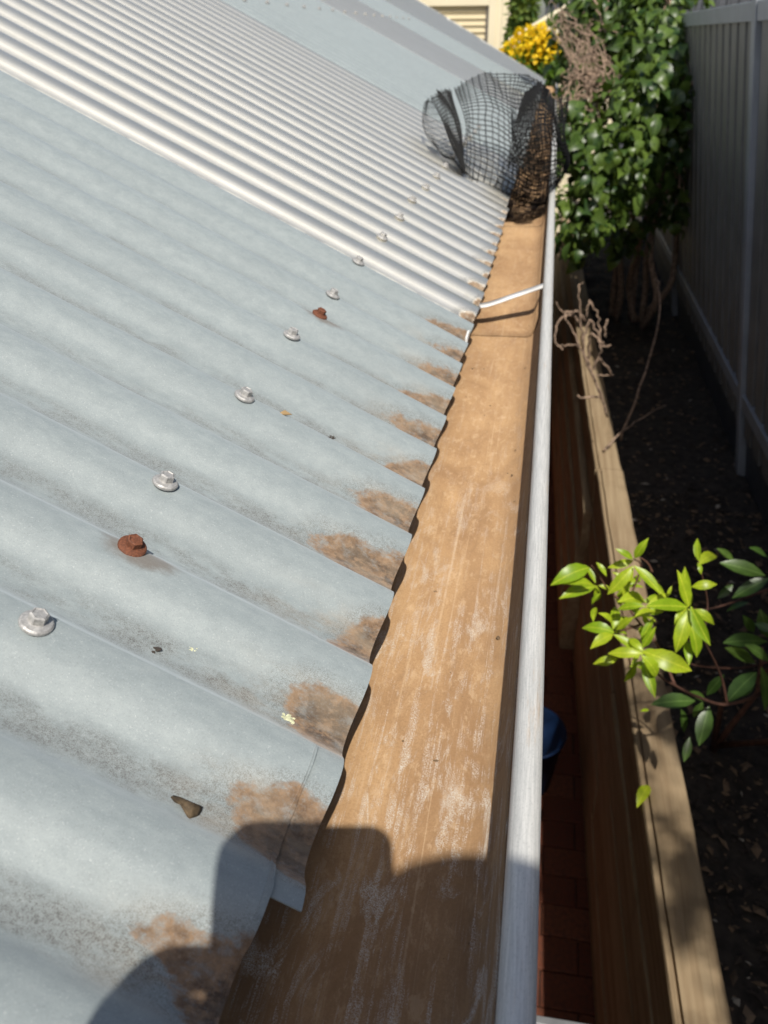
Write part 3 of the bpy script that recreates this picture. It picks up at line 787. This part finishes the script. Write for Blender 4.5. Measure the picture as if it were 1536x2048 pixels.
for t in ((1410, 155, 1545, 225, 1.9), (1205, 262, 1530, 350, 1.85), (1545, 370, 1280, 512, 1.9), (1225, 822, 1540, 808, 1.85), (1240, 862, 1462, 972, 1.85),
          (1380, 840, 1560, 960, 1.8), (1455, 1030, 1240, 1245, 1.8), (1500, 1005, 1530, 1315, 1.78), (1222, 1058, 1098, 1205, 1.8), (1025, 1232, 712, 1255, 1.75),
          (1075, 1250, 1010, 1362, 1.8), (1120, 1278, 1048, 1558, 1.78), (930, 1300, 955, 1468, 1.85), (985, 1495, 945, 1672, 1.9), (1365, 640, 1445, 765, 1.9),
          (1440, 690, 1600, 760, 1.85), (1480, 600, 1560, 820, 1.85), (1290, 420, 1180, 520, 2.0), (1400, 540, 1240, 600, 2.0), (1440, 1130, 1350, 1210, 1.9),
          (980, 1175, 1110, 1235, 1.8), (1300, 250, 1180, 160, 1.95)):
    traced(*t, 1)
def stem(px, rad, name='stem', mat=None, parent=None, inv=None):
    pts = catmull([inv @ atD(*px6(x, y), D) if inv else atD(*px6(x, y), D) for x, y, D in px], 5)
    bm = bmesh.new(); n = len(pts); tube(bm, pts, [rad * (1.25 - .8 * i / n) for i in range(n)], 6)
    return obj(name, bm, mat or M['stem'], parent or shrub, smooth=True)
stem([(1700, 1050, 2.0), (1500, 1180, 1.85), (1250, 1265, 1.75), (1050, 1215, 1.62), (880, 1130, 1.52), (770, 1060, 1.46), (660, 915, 1.41)], .0034, inv=shInv)
stem([(1250, 1265, 1.75), (1200, 1050, 1.7), (1080, 800, 1.55), (990, 580, 1.43)], .0026, inv=shInv)
stem([(880, 1130, 1.52), (760, 850, 1.52), (640, 700, 1.52), (560, 560, 1.52), (640, 300, 1.5), (590, 240, 1.47)], .0024, inv=shInv)
stem([(720, 330, 1.5), (690, 270, 1.49), (640, 230, 1.48)], .002, inv=shInv)
stem([(640, 700, 1.52), (520, 740, 1.5), (455, 745, 1.46)], .002, inv=shInv)
stem([(560, 560, 1.52), (430, 480, 1.52), (340, 350, 1.49), (292, 284, 1.47)], .002, inv=shInv)
stem([(1080, 800, 1.6), (1110, 560, 1.62), (1070, 350, 1.55), (1045, 255, 1.51)], .002, inv=shInv)
stem([(1700, 900, 2.0), (1400, 1000, 1.95), (1100, 1000, 1.85), (930, 960, 1.75)], .0026, inv=shInv)
stem([(1600, 430, 2.0), (1300, 540, 1.95), (1130, 590, 1.8), (1010, 590, 1.5)], .0026, inv=shInv)
bm = bmesh.new()
tube(bm, [(0, 0, 0), (.02, -.03, .12), (.05, -.06, .26), (.02, -.1, .42)], [.010, .008, .006, .004], 6)
tube(bm, [(0, 0, .02), (-.02, -.05, .2), (.02, -.2, .45), (.04, -.4, .7)], [.008, .007, .005, .003], 6)
tube(bm, [(0, 0, .02), (.1, -.2, .25), (.12, -.5, .5), (.1, -.75, .75)], [.008, .007, .005, .003], 6)
obj('trunk', bm, M['stem'], shrub, smooth=True)
# tree beyond the fence and the frame, inferred from the dappled shade it throws
V = []; Fc = []
src = dk[0]
def add_leaf(V, Fc, me, mtx):
    b0 = len(V); V += [mtx @ v.co for v in me.vertices]; Fc += [tuple(b0 + i for i in p.vertices) for p in me.polygons]
tree = empty('unseen_tree', (1.5, -1.4, -1.3), label='leafy tree beyond the fence throwing dappled shade on the sleepers', cat='tree')
tI = Matrix.Translation((-1.5, 1.4, 1.3))
cl = [(Vector((random.gauss(1.32, .26), random.gauss(-1.45, .45), random.uniform(2.0, 2.9))), random.uniform(.10, .2)) for i in range(26)]
for c, r in cl:
    if c.x < .95: c.x = .95 + random.random() * .2
    for i in range(46):
        P = c + rv(.6) * r; d = (rv(1) - UP * .3).normalized() * random.uniform(.05, .09)
        add_leaf(V, Fc, src, tI @ orient(P, P + d, (UP + rv(.5)).normalized()))
pymesh('crown', V, Fc, M['dkleafs'], tree, smooth=True, kind='stuff')
bm = bmesh.new()
tube(bm, [tI @ Vector(p) for p in ((1.5, -1.4, -1.35), (1.52, -1.42, 0), (1.45, -1.4, 1.4), (1.4, -1.45, 2.2))], [.07, .055, .04, .02], 10)
for c, r in cl[::2]:
    tube(bm, [tI @ Vector(p) for p in ((1.46, -1.4, 1.3 + random.random() * .6), (Vector((1.42, -1.42, 1.9)) + c) / 2, c)], [.018, .011, .004], 6)
obj('trunk', bm, M['bark'], tree, smooth=True)

# ---- dead twigs over the sleepers
def squiggle(px, D, jit, n):
    P = [atD(x, y, D + d) for x, y, d in px]
    out = catmull(P, n)
    return [p + rv(jit) for p in out]
tw = empty('dead_twigs', atD(1190, 760, 3.4), label='bare curled dead twigs hanging over the sleeper edge', cat='twigs')
twI = Matrix.Translation(-tw.location)
for px in (
    [(1215, 830, .1), (1190, 760, 0), (1160, 700, -.1), (1140, 650, -.15), (1112, 605, -.2)],
    [(1205, 800, .1), (1175, 720, 0), (1150, 690, -.1), (1112, 690, -.15)],
    [(1190, 760, 0), (1165, 690, -.1), (1160, 620, -.2), (1158, 580, -.25), (1162, 566, -.25)],
    [(1175, 720, 0), (1180, 670, -.1), (1205, 690, -.1), (1222, 690, -.1)],
    [(1165, 690, -.1), (1180, 640, -.15), (1200, 680, -.1), (1215, 695, -.1)],
    [(1185, 740, 0), (1200, 700, -.05), (1195, 640, -.1), (1180, 600, -.15), (1172, 630, -.15)],
    [(1160, 650, -.1), (1145, 630, -.15), (1135, 630, -.2), (1130, 640, -.2)],
    [(1170, 640, -.1), (1150, 620, -.15), (1120, 640, -.2), (1110, 680, -.2), (1125, 700, -.2)],
    [(1200, 720, .0), (1225, 750, .1), (1190, 750, .05)],
    [(1205, 795, .1), (1160, 795, .05), (1155, 790, .05)],
    [(1210, 900, .2), (1260, 850, .3), (1330, 810, .35)],
    [(1240, 880, .3), (1300, 720, .3), (1320, 600, .3), (1315, 560, .3)],
    [(1215, 640, .2), (1208, 655, .2), (1212, 672, .2)],
):
    bm = bmesh.new(); pts = [twI @ p for p in squiggle(px, 3.45, .0035, 6)]
    tube(bm, pts, [.0056 - .0034 * i / len(pts) for i in range(len(pts))], 6)
    obj('twig', bm, M['bark'], tw, smooth=True)

# ---- ivy shrub
ivy = empty('ivy_shrub', (.66, 5.6, TOP - .05), label='glossy dark green ivy shrub tangled with dead vine stems by the fence', cat='shrub')
ivI = Matrix.Translation((-.66, -5.6, -TOP + .05))
ivm = leaf_mesh('leaf', M['ivy'], lobed=True, fold=.25, curl=.35)
ivm2 = leaf_mesh('leaf', M['ivy'], .27, fold=.3, curl=.3)
blobs = []   # (pixel x, pixel y, depth along Y, radius)
for x, y, Y, r in ((1165, 455, 4.7, .13), (1170, 320, 4.9, .17), (1230, 330, 4.8, .20), (1290, 300, 4.9, .19), (1200, 400, 4.8, .15), (1260, 390, 4.9, .14),
                   (1140, 290, 4.9, .12), (1150, 250, 5.0, .13), (1300, 200, 5.1, .22), (1250, 230, 5.1, .2), (1330, 250, 5.2, .2), (1330, 120, 5.4, .24), (1280, 90, 5.5, .24),
                   (1220, 40, 5.7, .25), (1290, 10, 5.7, .26), (1180, 10, 5.9, .2), (1150, 60, 6.0, .16), (1190, 110, 5.8, .2), (1330, 30, 5.8, .22), (1180, 180, 5.5, .2), (1140, 130, 6.1, .14),
                   (1360, 330, 5.4, .18), (1340, 400, 5.3, .17), (1260, 460, 5.1, .15), (1130, 400, 4.8, .07), (1125, 470, 4.75, .08), (1165, 500, 4.9, .07), (1370, 190, 5.5, .13),
                   (1250, -80, 5.9, .3), (1330, -90, 6.0, .28), (1170, -70, 6.1, .26), (1235, 490, 5.0, .05)):
    blobs.append((onY(x, y, Y), r))
L = []
for c, r in blobs:
    for i in range(int(3300 * r * r) + 8):
        d = rv(1).normalized(); rr = r * (1 - random.random() ** 2 * .75)
        P = c + Vector((d.x, d.y * 1.2, d.z)) * rr
        out = (d + UP * .25 + Vector((-.1, -.35, 0))).normalized()
        tipd = (rv(.55) + Vector((0, -.15, -.75)) + d * .35).normalized()
        L.append((P, tipd * random.choice((.045, .06, .075, .1)) * random.uniform(.8, 1.2), (out + rv(.35)).normalized()))
def pix(P):
    q = B.transposed() @ (P - CAM); return q.x / q.z * F + CX, q.y / q.z * F + CY, q.z
bins = {}
for i, (P, d, n_) in enumerate(L):
    x, y, z = pix(P)
    if 1080 < x < 1430 and -10 < y < 540:
        key = (int(x / 21), int(y / 21))
        if key not in bins or z < bins[key][0]: bins[key] = (z, i)
pick = sorted(bins.values())[:290]; chosen = {i for z, i in pick}
V = []; Fc = []
for i, (P, d, n_) in enumerate(L):
    mtx = ivI @ orient(P, P + d, n_); me = ivm if i % 3 else ivm2
    if i in chosen:
        o = link(bpy.data.objects.new('leaf', me), ivy); o.matrix_local = mtx
    else: add_leaf(V, Fc, me, mtx)
pymesh('foliage', V, Fc, M['ivys'], ivy, smooth=True, kind='stuff')
bm = bmesh.new()
for a in range(7):
    x0 = random.uniform(-.12, .12); y0 = random.uniform(-.2, .2)
    P = [Vector((x0, y0, 0))]
    for q in range(6): P.append(P[-1] + Vector((random.gauss(0, .06), random.gauss(-.03, .07), .24)))
    tube(bm, catmull(P, 4), [.022 - .0006 * i for i in range(25)], 7)
obj('trunk', bm, M['bark'], ivy, smooth=True)
# dead vine stems in front of the leaves
def vine(px, D, r=.006, jit=.004):
    bm = bmesh.new(); pts = [ivI @ p for p in squiggle([(x, y, 0) for x, y in px], D, jit, 6)]
    tube(bm, pts, [r * (1.1 - .55 * i / len(pts)) for i in range(len(pts))], 6)
    obj('dead_vine', bm, M['bark'], ivy, smooth=True)
for px in ([(1215, 190), (1210, 90), (1216, 0)], [(1190, 0), (1195, 20), (1215, 65), (1225, 40), (1240, 10)], [(1320, 62), (1328, 20), (1335, -20)], [(1337, 60), (1342, 25), (1335, -10)],
           [(1280, 68), (1284, 40), (1292, 22), (1305, 30), (1312, 60)], [(1253, 275), (1250, 230), (1246, 200), (1235, 170)], [(1252, 272), (1244, 255), (1240, 245)],
           [(1272, 262), (1268, 235), (1270, 225)], [(1285, 262), (1292, 235), (1288, 210)], [(1290, 262), (1298, 235), (1292, 205)],
           [(1180, 375), (1215, 365), (1235, 365)], [(1218, 420), (1222, 390), (1232, 368)], [(1218, 420), (1205, 432), (1203, 445)], [(1316, 200), (1332, 190), (1334, 150)],
           [(1198, 60), (1225, 62), (1240, 80)]):
    vine(px, 4.65)
for i in range(46):
    a = (random.uniform(1120, 1370), random.uniform(20, 430)); vine([a, (a[0] + random.gauss(0, 16), a[1] - random.uniform(10, 35)), (a[0] + random.gauss(0, 26), a[1] - random.uniform(35, 80))], 4.55 + .5 * (a[1] < 150) + random.uniform(0, .15), random.uniform(.003, .0055), .006)
for i in range(58):                                       # tangle above the mesh guard
    a = (random.gauss(1195, 26), random.gauss(185, 28)); t = random.uniform(0, 1)
    b_ = (1105 + random.uniform(-8, 60) + 40 * t, 20 + 130 * t + random.gauss(0, 22))
    mid = ((a[0] + b_[0]) / 2 + random.gauss(0, 14), (a[1] + b_[1]) / 2 + random.gauss(0, 16))
    vine([a, mid, b_, (b_[0] + random.gauss(0, 22), b_[1] + random.gauss(-6, 14))], 4.55 + random.uniform(0, .3), random.uniform(.0022, .0042), .008)
for i in range(26):
    a = (random.uniform(1125, 1215), random.uniform(150, 215)); vine([a, (a[0] + random.gauss(0, 22), a[1] + random.gauss(0, 18)), (a[0] + random.gauss(0, 30), a[1] + random.gauss(5, 25))], 4.6, .0042, .006)

# ------------------------------------------------------------------ background
def scatter_leaves(blobs, n_per, size, me, asp=(1, 1, 1)):
    V = []; Fc = []
    for c, r in blobs:
        for i in range(n_per):
            d = rv(1).normalized(); P = c + Vector((d.x * asp[0], d.y * asp[1], d.z * asp[2])) * r * (1 - random.random() ** 2 * .6)
            add_leaf(V, Fc, me, orient(P, P + (d + rv(.5)).normalized() * size * random.uniform(.6, 1.3), (d + UP * .3 + rv(.4)).normalized()))
    return V, Fc
fb = empty('flower_bush', (0, 0, 0), label='bush covered in bright yellow flowers past the end of the roof', cat='bush')
c0 = [(onY(x, y, 9.6), r) for x, y, r in ((1035, 108, .16), (1060, 88, .19), (1085, 80, .16), (1075, 108, .18), (1098, 100, .15), (1050, 122, .15), (1110, 80, .14), (1120, 115, .15))]
gm = leaf_mesh('leaf', M['conifer'], .2)
V, Fc = scatter_leaves([(c - Vector((0, -.05, .16)), r * 1.15) for c, r in c0] + [(Vector((-.1, 9.7, -.6)), .4), (Vector((-.1, 9.7, -1.2)), .4)], 240, .09, gm)
pymesh('foliage', V, Fc, M['dkleafs'], fb, smooth=True, kind='stuff')
V, Fc = scatter_leaves(c0[:6], 260, .05, leaf_mesh('petal', M['yellow'], .4), (1, 1, .75))
pymesh('flowers', V, Fc, M['yellow'], fb, kind='stuff')
bm = bmesh.new()
for a in range(5): tube(bm, [(-.1, 9.7, -2.26), (-.1 + random.gauss(0, .1), 9.7, -1.4), (-.15 + random.gauss(0, .2), 9.65, -.3)], [.03, .02, .01], 6)
obj('trunk', bm, M['bark'], fb)
cf = empty('conifer', (0, 0, 0), label='small bushy green conifer beside the cream garage', cat='conifer')
c1 = [(onY(x, y, 12), r) for x, y, r in ((1046, -30, .16), (1046, 10, .2), (1046, 45, .22), (1042, 80, .24), (1046, 120, .26))] + [(Vector((-.36, 12, -.3 - .35 * i)), .3) for i in range(5)]
V, Fc = scatter_leaves(c1, 520, .09, leaf_mesh('needle', M['conifer'], .16), (.72, .72, 1.15))
pymesh('crown', V, Fc, M['conifer'], cf, kind='stuff')
bm = bmesh.new(); tube(bm, [(-.36, 12, -2.26), (-.36, 12, .3)], [.05, .02], 8); obj('trunk', bm, M['bark'], cf)

# garage with a roller door
gar = empty('garage', (0, 0, 0), label='cream ribbed steel garage with a closed roller door', cat='garage')
GY = 13.0
dj = onY(978, 40, GY); dt = onY(978, 11, GY).z; wc = onY(1026, 40, GY).x
GX0 = -5.5
def ribbed(x0, x1, z0, z1, y, pitch, dep, axis='x'):
    V = []; Fc = []; n = 0; t0, t1 = (x0, x1) if axis == 'x' else (z0, z1); t = t0
    while t < t1:
        for f_, d in ((0, 0), (.55, 0), (.68, dep), (.87, dep)):
            u = min(t + f_ * pitch, t1)
            V += [(u, y - d, z0), (u, y - d, z1)] if axis == 'x' else [(x0, y - d, u), (x1, y - d, u)]; n += 1
        t += pitch
    for i in range(n - 1): Fc.append((2 * i, 2 * i + 2, 2 * i + 3, 2 * i + 1))
    return V, Fc
V, Fc = ribbed(dj.x + .02, wc, -2.26, 1.1, GY, .09, .012); pymesh('wall', V, Fc, M['creamwall'], gar)
V, Fc = ribbed(GX0, dj.x + .018, dt + .02, 1.1, GY, .09, .012); pymesh('wall', V, Fc, M['creamwall'], gar)
bm = bmesh.new(); box(bm, GX0, wc - .005, GY + .06, GY + 6, -2.26, 1.09); obj('shell', bm, M['creamwall'], gar)
bm = bmesh.new(); box(bm, dj.x - .005, dj.x + .085, GY - .03, GY + .02, -2.26, dt + .1); box(bm, GX0, dj.x - .008, GY - .03, GY + .02, dt + .001, dt + .1); obj('door_frame', bm, M['creamwall'], gar)
bm = bmesh.new(); box(bm, dj.x - .04, dj.x - .006, GY - .006, GY + .05, -2.26, dt - .002); obj('door_track', bm, M['trim'], gar)
V, Fc = ribbed(GX0, dj.x - .042, -2.26, dt, GY + .045, .078, .022, 'z'); pymesh('roller_door', V, Fc, M['creamdoor'], gar)
bm = bmesh.new(); box(bm, GX0 - .1, wc + .1, GY - .12, GY + 6.2, 1.1, 1.16); obj('roof', bm, M['dark'], gar)
# cream boundary fence rising to the right, charcoal roof behind
f0, f1 = onY(1019, 82, 11), onY(1140, 9, 11)
bmx = bmesh.new()
bf = empty('boundary_fence', (0, 0, 0), label='cream sheet fence with sloping capping beyond the yellow flowers', cat='fence')
V = []; Fc = []; n = 24
for i in range(n * 2 + 1):
    t = i / (n * 2); x = f0.x + (f1.x + .6 - f0.x) * t; z = f0.z + (f1.z - f0.z) * min(1, t * (f1.x + .6 - f0.x) / (f1.x - f0.x))
    V += [(x, 11 + (.012 if i % 2 else 0), -2.26), (x, 11 + (.012 if i % 2 else 0), z)]
for i in range(n * 2): Fc.append((2 * i, 2 * i + 2, 2 * i + 3, 2 * i + 1))
pymesh('sheet', V, Fc, M['creamwall'], bf)
bm = bmesh.new(); tube(bm, [(f0.x, 11, f0.z), (f1.x, 11, f1.z)], .03, 8); obj('capping', bm, M['creamwall'], bf)
sh = empty('shed', (0, 0, 0), label='dark charcoal ribbed shed behind the cream fence', cat='shed')
V, Fc = ribbed(-.15, 3.2, -2.26, 1.6, 14.5, .16, .03); pymesh('wall', V, Fc, M['dark'], sh)
bm = bmesh.new(); box(bm, -.1, 3.15, 14.56, 17, -2.26, 1.58); obj('shell', bm, M['dark'], sh)

tm = leaf_mesh('leaf', M['conifer'], .34, fold=.2)
V = []; Fc = []
for i in range(16):
    c = Vector((random.gauss(0, 1.1), random.gauss(0, 1.0), random.uniform(3.6, 8.0))); r = random.uniform(.8, 1.3)
    for j in range(130):
        d = rv(1).normalized(); P = c + d * r * (1 - random.random() ** 2 * .6)
        add_leaf(V, Fc, tm, orient(P, P + (d + rv(.6) - UP * .3).normalized() * random.uniform(.22, .42), (d + UP * .4 + rv(.4)).normalized()))
bm = bmesh.new(); tube(bm, [(0, 0, -.1), (.1, 0, 2), (-.05, .1, 4.2), (.05, 0, 6.5)], [.26, .2, .14, .05], 10)
for i in range(9):
    z_ = random.uniform(2.4, 5.2); a_ = random.uniform(0, 6.28); l_ = random.uniform(1.0, 1.9)
    tube(bm, [(0, 0, z_), (l_ * .5 * math.cos(a_), l_ * .5 * math.sin(a_), z_ + .7), (l_ * math.cos(a_), l_ * math.sin(a_), z_ + 1.5)], [.09, .06, .02], 6)
tr0 = empty('unseen_tree', (-2.0, 21.5, -2.26), label='unseen tree added behind the cream garage to darken roof reflections', cat='tree', group='added trees behind the garage')
cr0 = pymesh('crown', V, Fc, M['dkleafs'], tr0, smooth=True, kind='stuff'); tk0 = obj('trunk', bm, M['bark'], tr0, smooth=True)
for x_, y_, a_ in ((-6.2, 22.5, 1.1), (-10.5, 21.5, 2.4), (-15, 23, 3.9), (2.4, 23, 5.0), (6.5, 22, .6), (-19.5, 22, 1.9)):
    t_ = link(tr0.copy()); t_.location = (x_, y_, -2.26); t_.rotation_euler = (0, 0, a_); t_.scale = [random.uniform(.9, 1.15)] * 3  # unseen trees, added to darken the reflections on the cream roof ribs
    link(cr0.copy(), t_); link(tk0.copy(), t_)

# ------------------------------------------------------------------ bucket and ladder
bkc = (.165, 2.43); bm = bmesh.new()
lathe(bm, [(.105, 0), (.112, .01), (.142, .245), (.150, .246), (.151, .256), (.140, .256), (.108, .02), (.02, .018)], 36, (0, 0, 0))
bu = empty('bucket', (bkc[0], bkc[1], -2.198), label='blue plastic bucket standing on the brick path', cat='bucket')
obj('shell', bm, M['blue'], bu, smooth=True)
bm = bmesh.new(); tube(bm, [(.152 * math.cos(a), .152 * math.sin(a) * .9, .235 - .1 * math.sin(a / 1.0)) for a in [math.pi * i / 14 for i in range(15)]], .003, 6); obj('handle', bm, M['alu'], bu, smooth=True)
lad = empty('stepladder', (.22, .55, -2.2), label='aluminium stepladder with slotted platform on the brick path', cat='stepladder')
LZ = -1.02; a = onZ(1072, 2029, LZ); b_ = onZ(1272, 2043, LZ)
lx0, lx1, ly = -.30 - .22, b_.x - .22, a.y - .55
zt = LZ + 2.2
bm = bmesh.new(); box(bm, lx0, lx1, ly - .014, ly, zt - .03, zt, .002); obj('platform_edge', bm, M['alu'], lad)
bm = bmesh.new(); box(bm, lx0, lx1, ly - .32, ly - .306, zt - .03, zt, .002); obj('platform_edge', bm, M['alu'], lad)
for i in range(8):
    bm = bmesh.new(); y0 = ly - .046 - .0355 * i; box(bm, lx0, lx1, y0, y0 + .024, zt - .006, zt - .001, .001); obj('platform_slat', bm, M['alu'], lad)
for sx, sy in ((lx0 + .02, -1), (lx1 - .02, -1), (lx0 + .02, 1), (lx1 - .02, 1)):
    bm = bmesh.new(); y0 = ly - .04 if sy > 0 else ly - .29; y1 = y0 + (.03 if sy > 0 else -.42)
    tube(bm, [(sx, y0, zt - .025), (sx, y1, 0)], .016, 8); obj('leg', bm, M['alu'], lad)
for i in range(1, 4):
    t = i / 4; bm = bmesh.new(); y0 = ly - .29 - .42 * t; box(bm, lx0 + .02, lx1 - .02, y0 - .05, y0 + .03, zt * (1 - t) - .02, zt * (1 - t), .002); obj('step', bm, M['alu'], lad)

# ------------------------------------------------------------------ the person taking the photo (behind the lens; only the shadow shows)
def camp(x, y, z): return CAM + B @ Vector((x, y, z))           # lens frame: right, down, forward
ph = empty('smartphone', CAM, label='dark smartphone held out over the gutter', cat='phone')
ph.matrix_world = Matrix.Translation(CAM) @ B.to_4x4()
bm = bmesh.new(); box(bm, -.0595, .0170, -.0170, .1430, -.0135, -.0055)
es = [e for e in bm.edges if abs((e.verts[0].co - e.verts[1].co).z) > .005]
bmesh.ops.bevel(bm, geom=es, offset=.0125, segments=6, affect='EDGES', profile=0.5)
obj('body', bm, M['phone'], ph)
bm = bmesh.new(); box(bm, -.022, .012, -.012, .022, -.0055, -.0035); obj('camera_plate', bm, M['phone'], ph)

def skinned(name, verts, edges, radii, mat, parent, sub=2):
    me = bpy.data.meshes.new(name); me.from_pydata([tuple(v) for v in verts], edges, []); me.update()
    o = link(bpy.data.objects.new(name, me), parent); me.materials.append(mat)
    sk = o.modifiers.new('skin', 'SKIN'); sk.use_smooth_shade = True
    for i, r in enumerate(radii): me.skin_vertices[0].data[i].radius = (r, r) if not isinstance(r, tuple) else r
    me.skin_vertices[0].data[0].use_root = True
    o.modifiers.new('sub', 'SUBSURF').levels = sub; o.modifiers['sub'].render_levels = sub
    return o
SUNB = -SUN
per = empty('person', (.2, -.4, -1.05), label='person in dark shirt on the stepladder holding up a phone', cat='person')
per.location = (0, 0, 0)
head = onZ(1010, 2390, -.04) + SUNB * .74
hx, hy, hz = head
neck = head + Vector((.0, -.02, -.15)); chest = neck + Vector((0, -.06, -.16)); waist = chest + Vector((.0, -.06, -.28)); pel = waist + Vector((0, .0, -.14))
foot = LZ + .0
shL = neck + Vector((-.13, -.08, -.08)); shR = neck + Vector((.16, -.03, -.05))
wL = camp(-.052, .140, -.022); wR = camp(.050, .205, -.030)
elL = camp(.05, .40, -.13); elR = camp(.16, .42, -.16)
hipL = pel + Vector((-.09, 0, -.02)); hipR = pel + Vector((.09, 0, -.02))
knL = Vector((hipL.x, hipL.y + .04, (hipL.z + foot) / 2)); knR = Vector((hipR.x, hipR.y + .04, (hipR.z + foot) / 2))
anL = Vector((hipL.x, hipL.y, foot + .07)); anR = Vector((hipR.x, hipR.y, foot + .07))
toL = anL + Vector((0, .15, -.045)); toR = anR + Vector((0, .15, -.045))
vs = [pel, waist, chest, neck, head + Vector((0, 0, -.045)), head + Vector((0, .005, .045)), shL, elL, wL, shR, elR, wR, hipL, knL, anL, toL, hipR, knR, anR, toR]
ed = [(0, 1), (1, 2), (2, 3), (3, 4), (4, 5), (2, 6), (6, 7), (7, 8), (2, 9), (9, 10), (10, 11), (0, 12), (12, 13), (13, 14), (14, 15), (0, 16), (16, 17), (17, 18), (18, 19)]
rd = [(.11, .08), (.10, .07), (.11, .08), .052, .082, .078, .05, .040, .027, .05, .040, .027, .075, .055, .042, .035, .075, .055, .042, .035]
for side, wi in ((-1, 8), (1, 11)):
    ex = -.0595 if side < 0 else .017; dy = 0 if side < 0 else .055
    p0 = len(vs); vs.append(camp(ex + side * .014, .080 + dy, -.016)); rd.append((.032, .024)); ed.append((wi, p0))
    for i in range(4):
        a_ = len(vs)
        vs += [camp(ex + side * .021, .042 + dy + .0195 * i, -.009), camp(ex + side * .013, .046 + dy + .0195 * i, .004), camp(ex - side * (.014 + .004 * (1.5 - abs(i - 1.5))), .048 + dy + .0195 * i, .004)]
        rd += [.0105, .0090, .0078]; ed += [(p0, a_), (a_, a_ + 1), (a_ + 1, a_ + 2)]
    a_ = len(vs); vs += [camp(ex + side * .008, .085 + dy, -.026), camp(ex - side * .020, .070 + dy, -.024)]; rd += [.0115, .0090]; ed += [(p0, a_), (a_, a_ + 1)]
skinned('body', vs, ed, rd, M['skin'], per)
skinned('shirt', [vs[i] for i in (0, 1, 2, 3, 6, 7, 9, 10)] + [vs[7] + (vs[8] - vs[7]) * .8, vs[10] + (vs[11] - vs[10]) * .8], [(0, 1), (1, 2), (2, 3), (2, 4), (4, 5), (2, 6), (6, 7), (5, 8), (7, 9)],
        [(.165, .125), (.155, .115), (.165, .125), .062, .072, .054, .072, .054, .042, .042], M['shirt'], per)
skinned('trousers', [vs[i] for i in (0, 12, 13, 14, 16, 17, 18)], [(0, 1), (1, 2), (2, 3), (0, 4), (4, 5), (5, 6)], [(.16, .12), .098, .072, .058, .098, .072, .058], M['trim'], per)
fw = (CAM - head).normalized()
bm = bmesh.new(); tube(bm, [head + fw * .07 + Vector((0, 0, .01)), head + fw * .10 + Vector((0, 0, -.015)), head + fw * .088 + Vector((0, 0, -.03))], [.008, .014, .012], 8); obj('nose', bm, M['skin'], per, smooth=True)

bm = bmesh.new(); bmesh.ops.create_uvsphere(bm, u_segments=24, v_segments=16, radius=1)
for v in bm.verts: v.co = head + Vector((v.co.x * .088, -.012 + v.co.y * .105, .03 + v.co.z * .10))
obj('hair', bm, M['hair'], per, smooth=True)
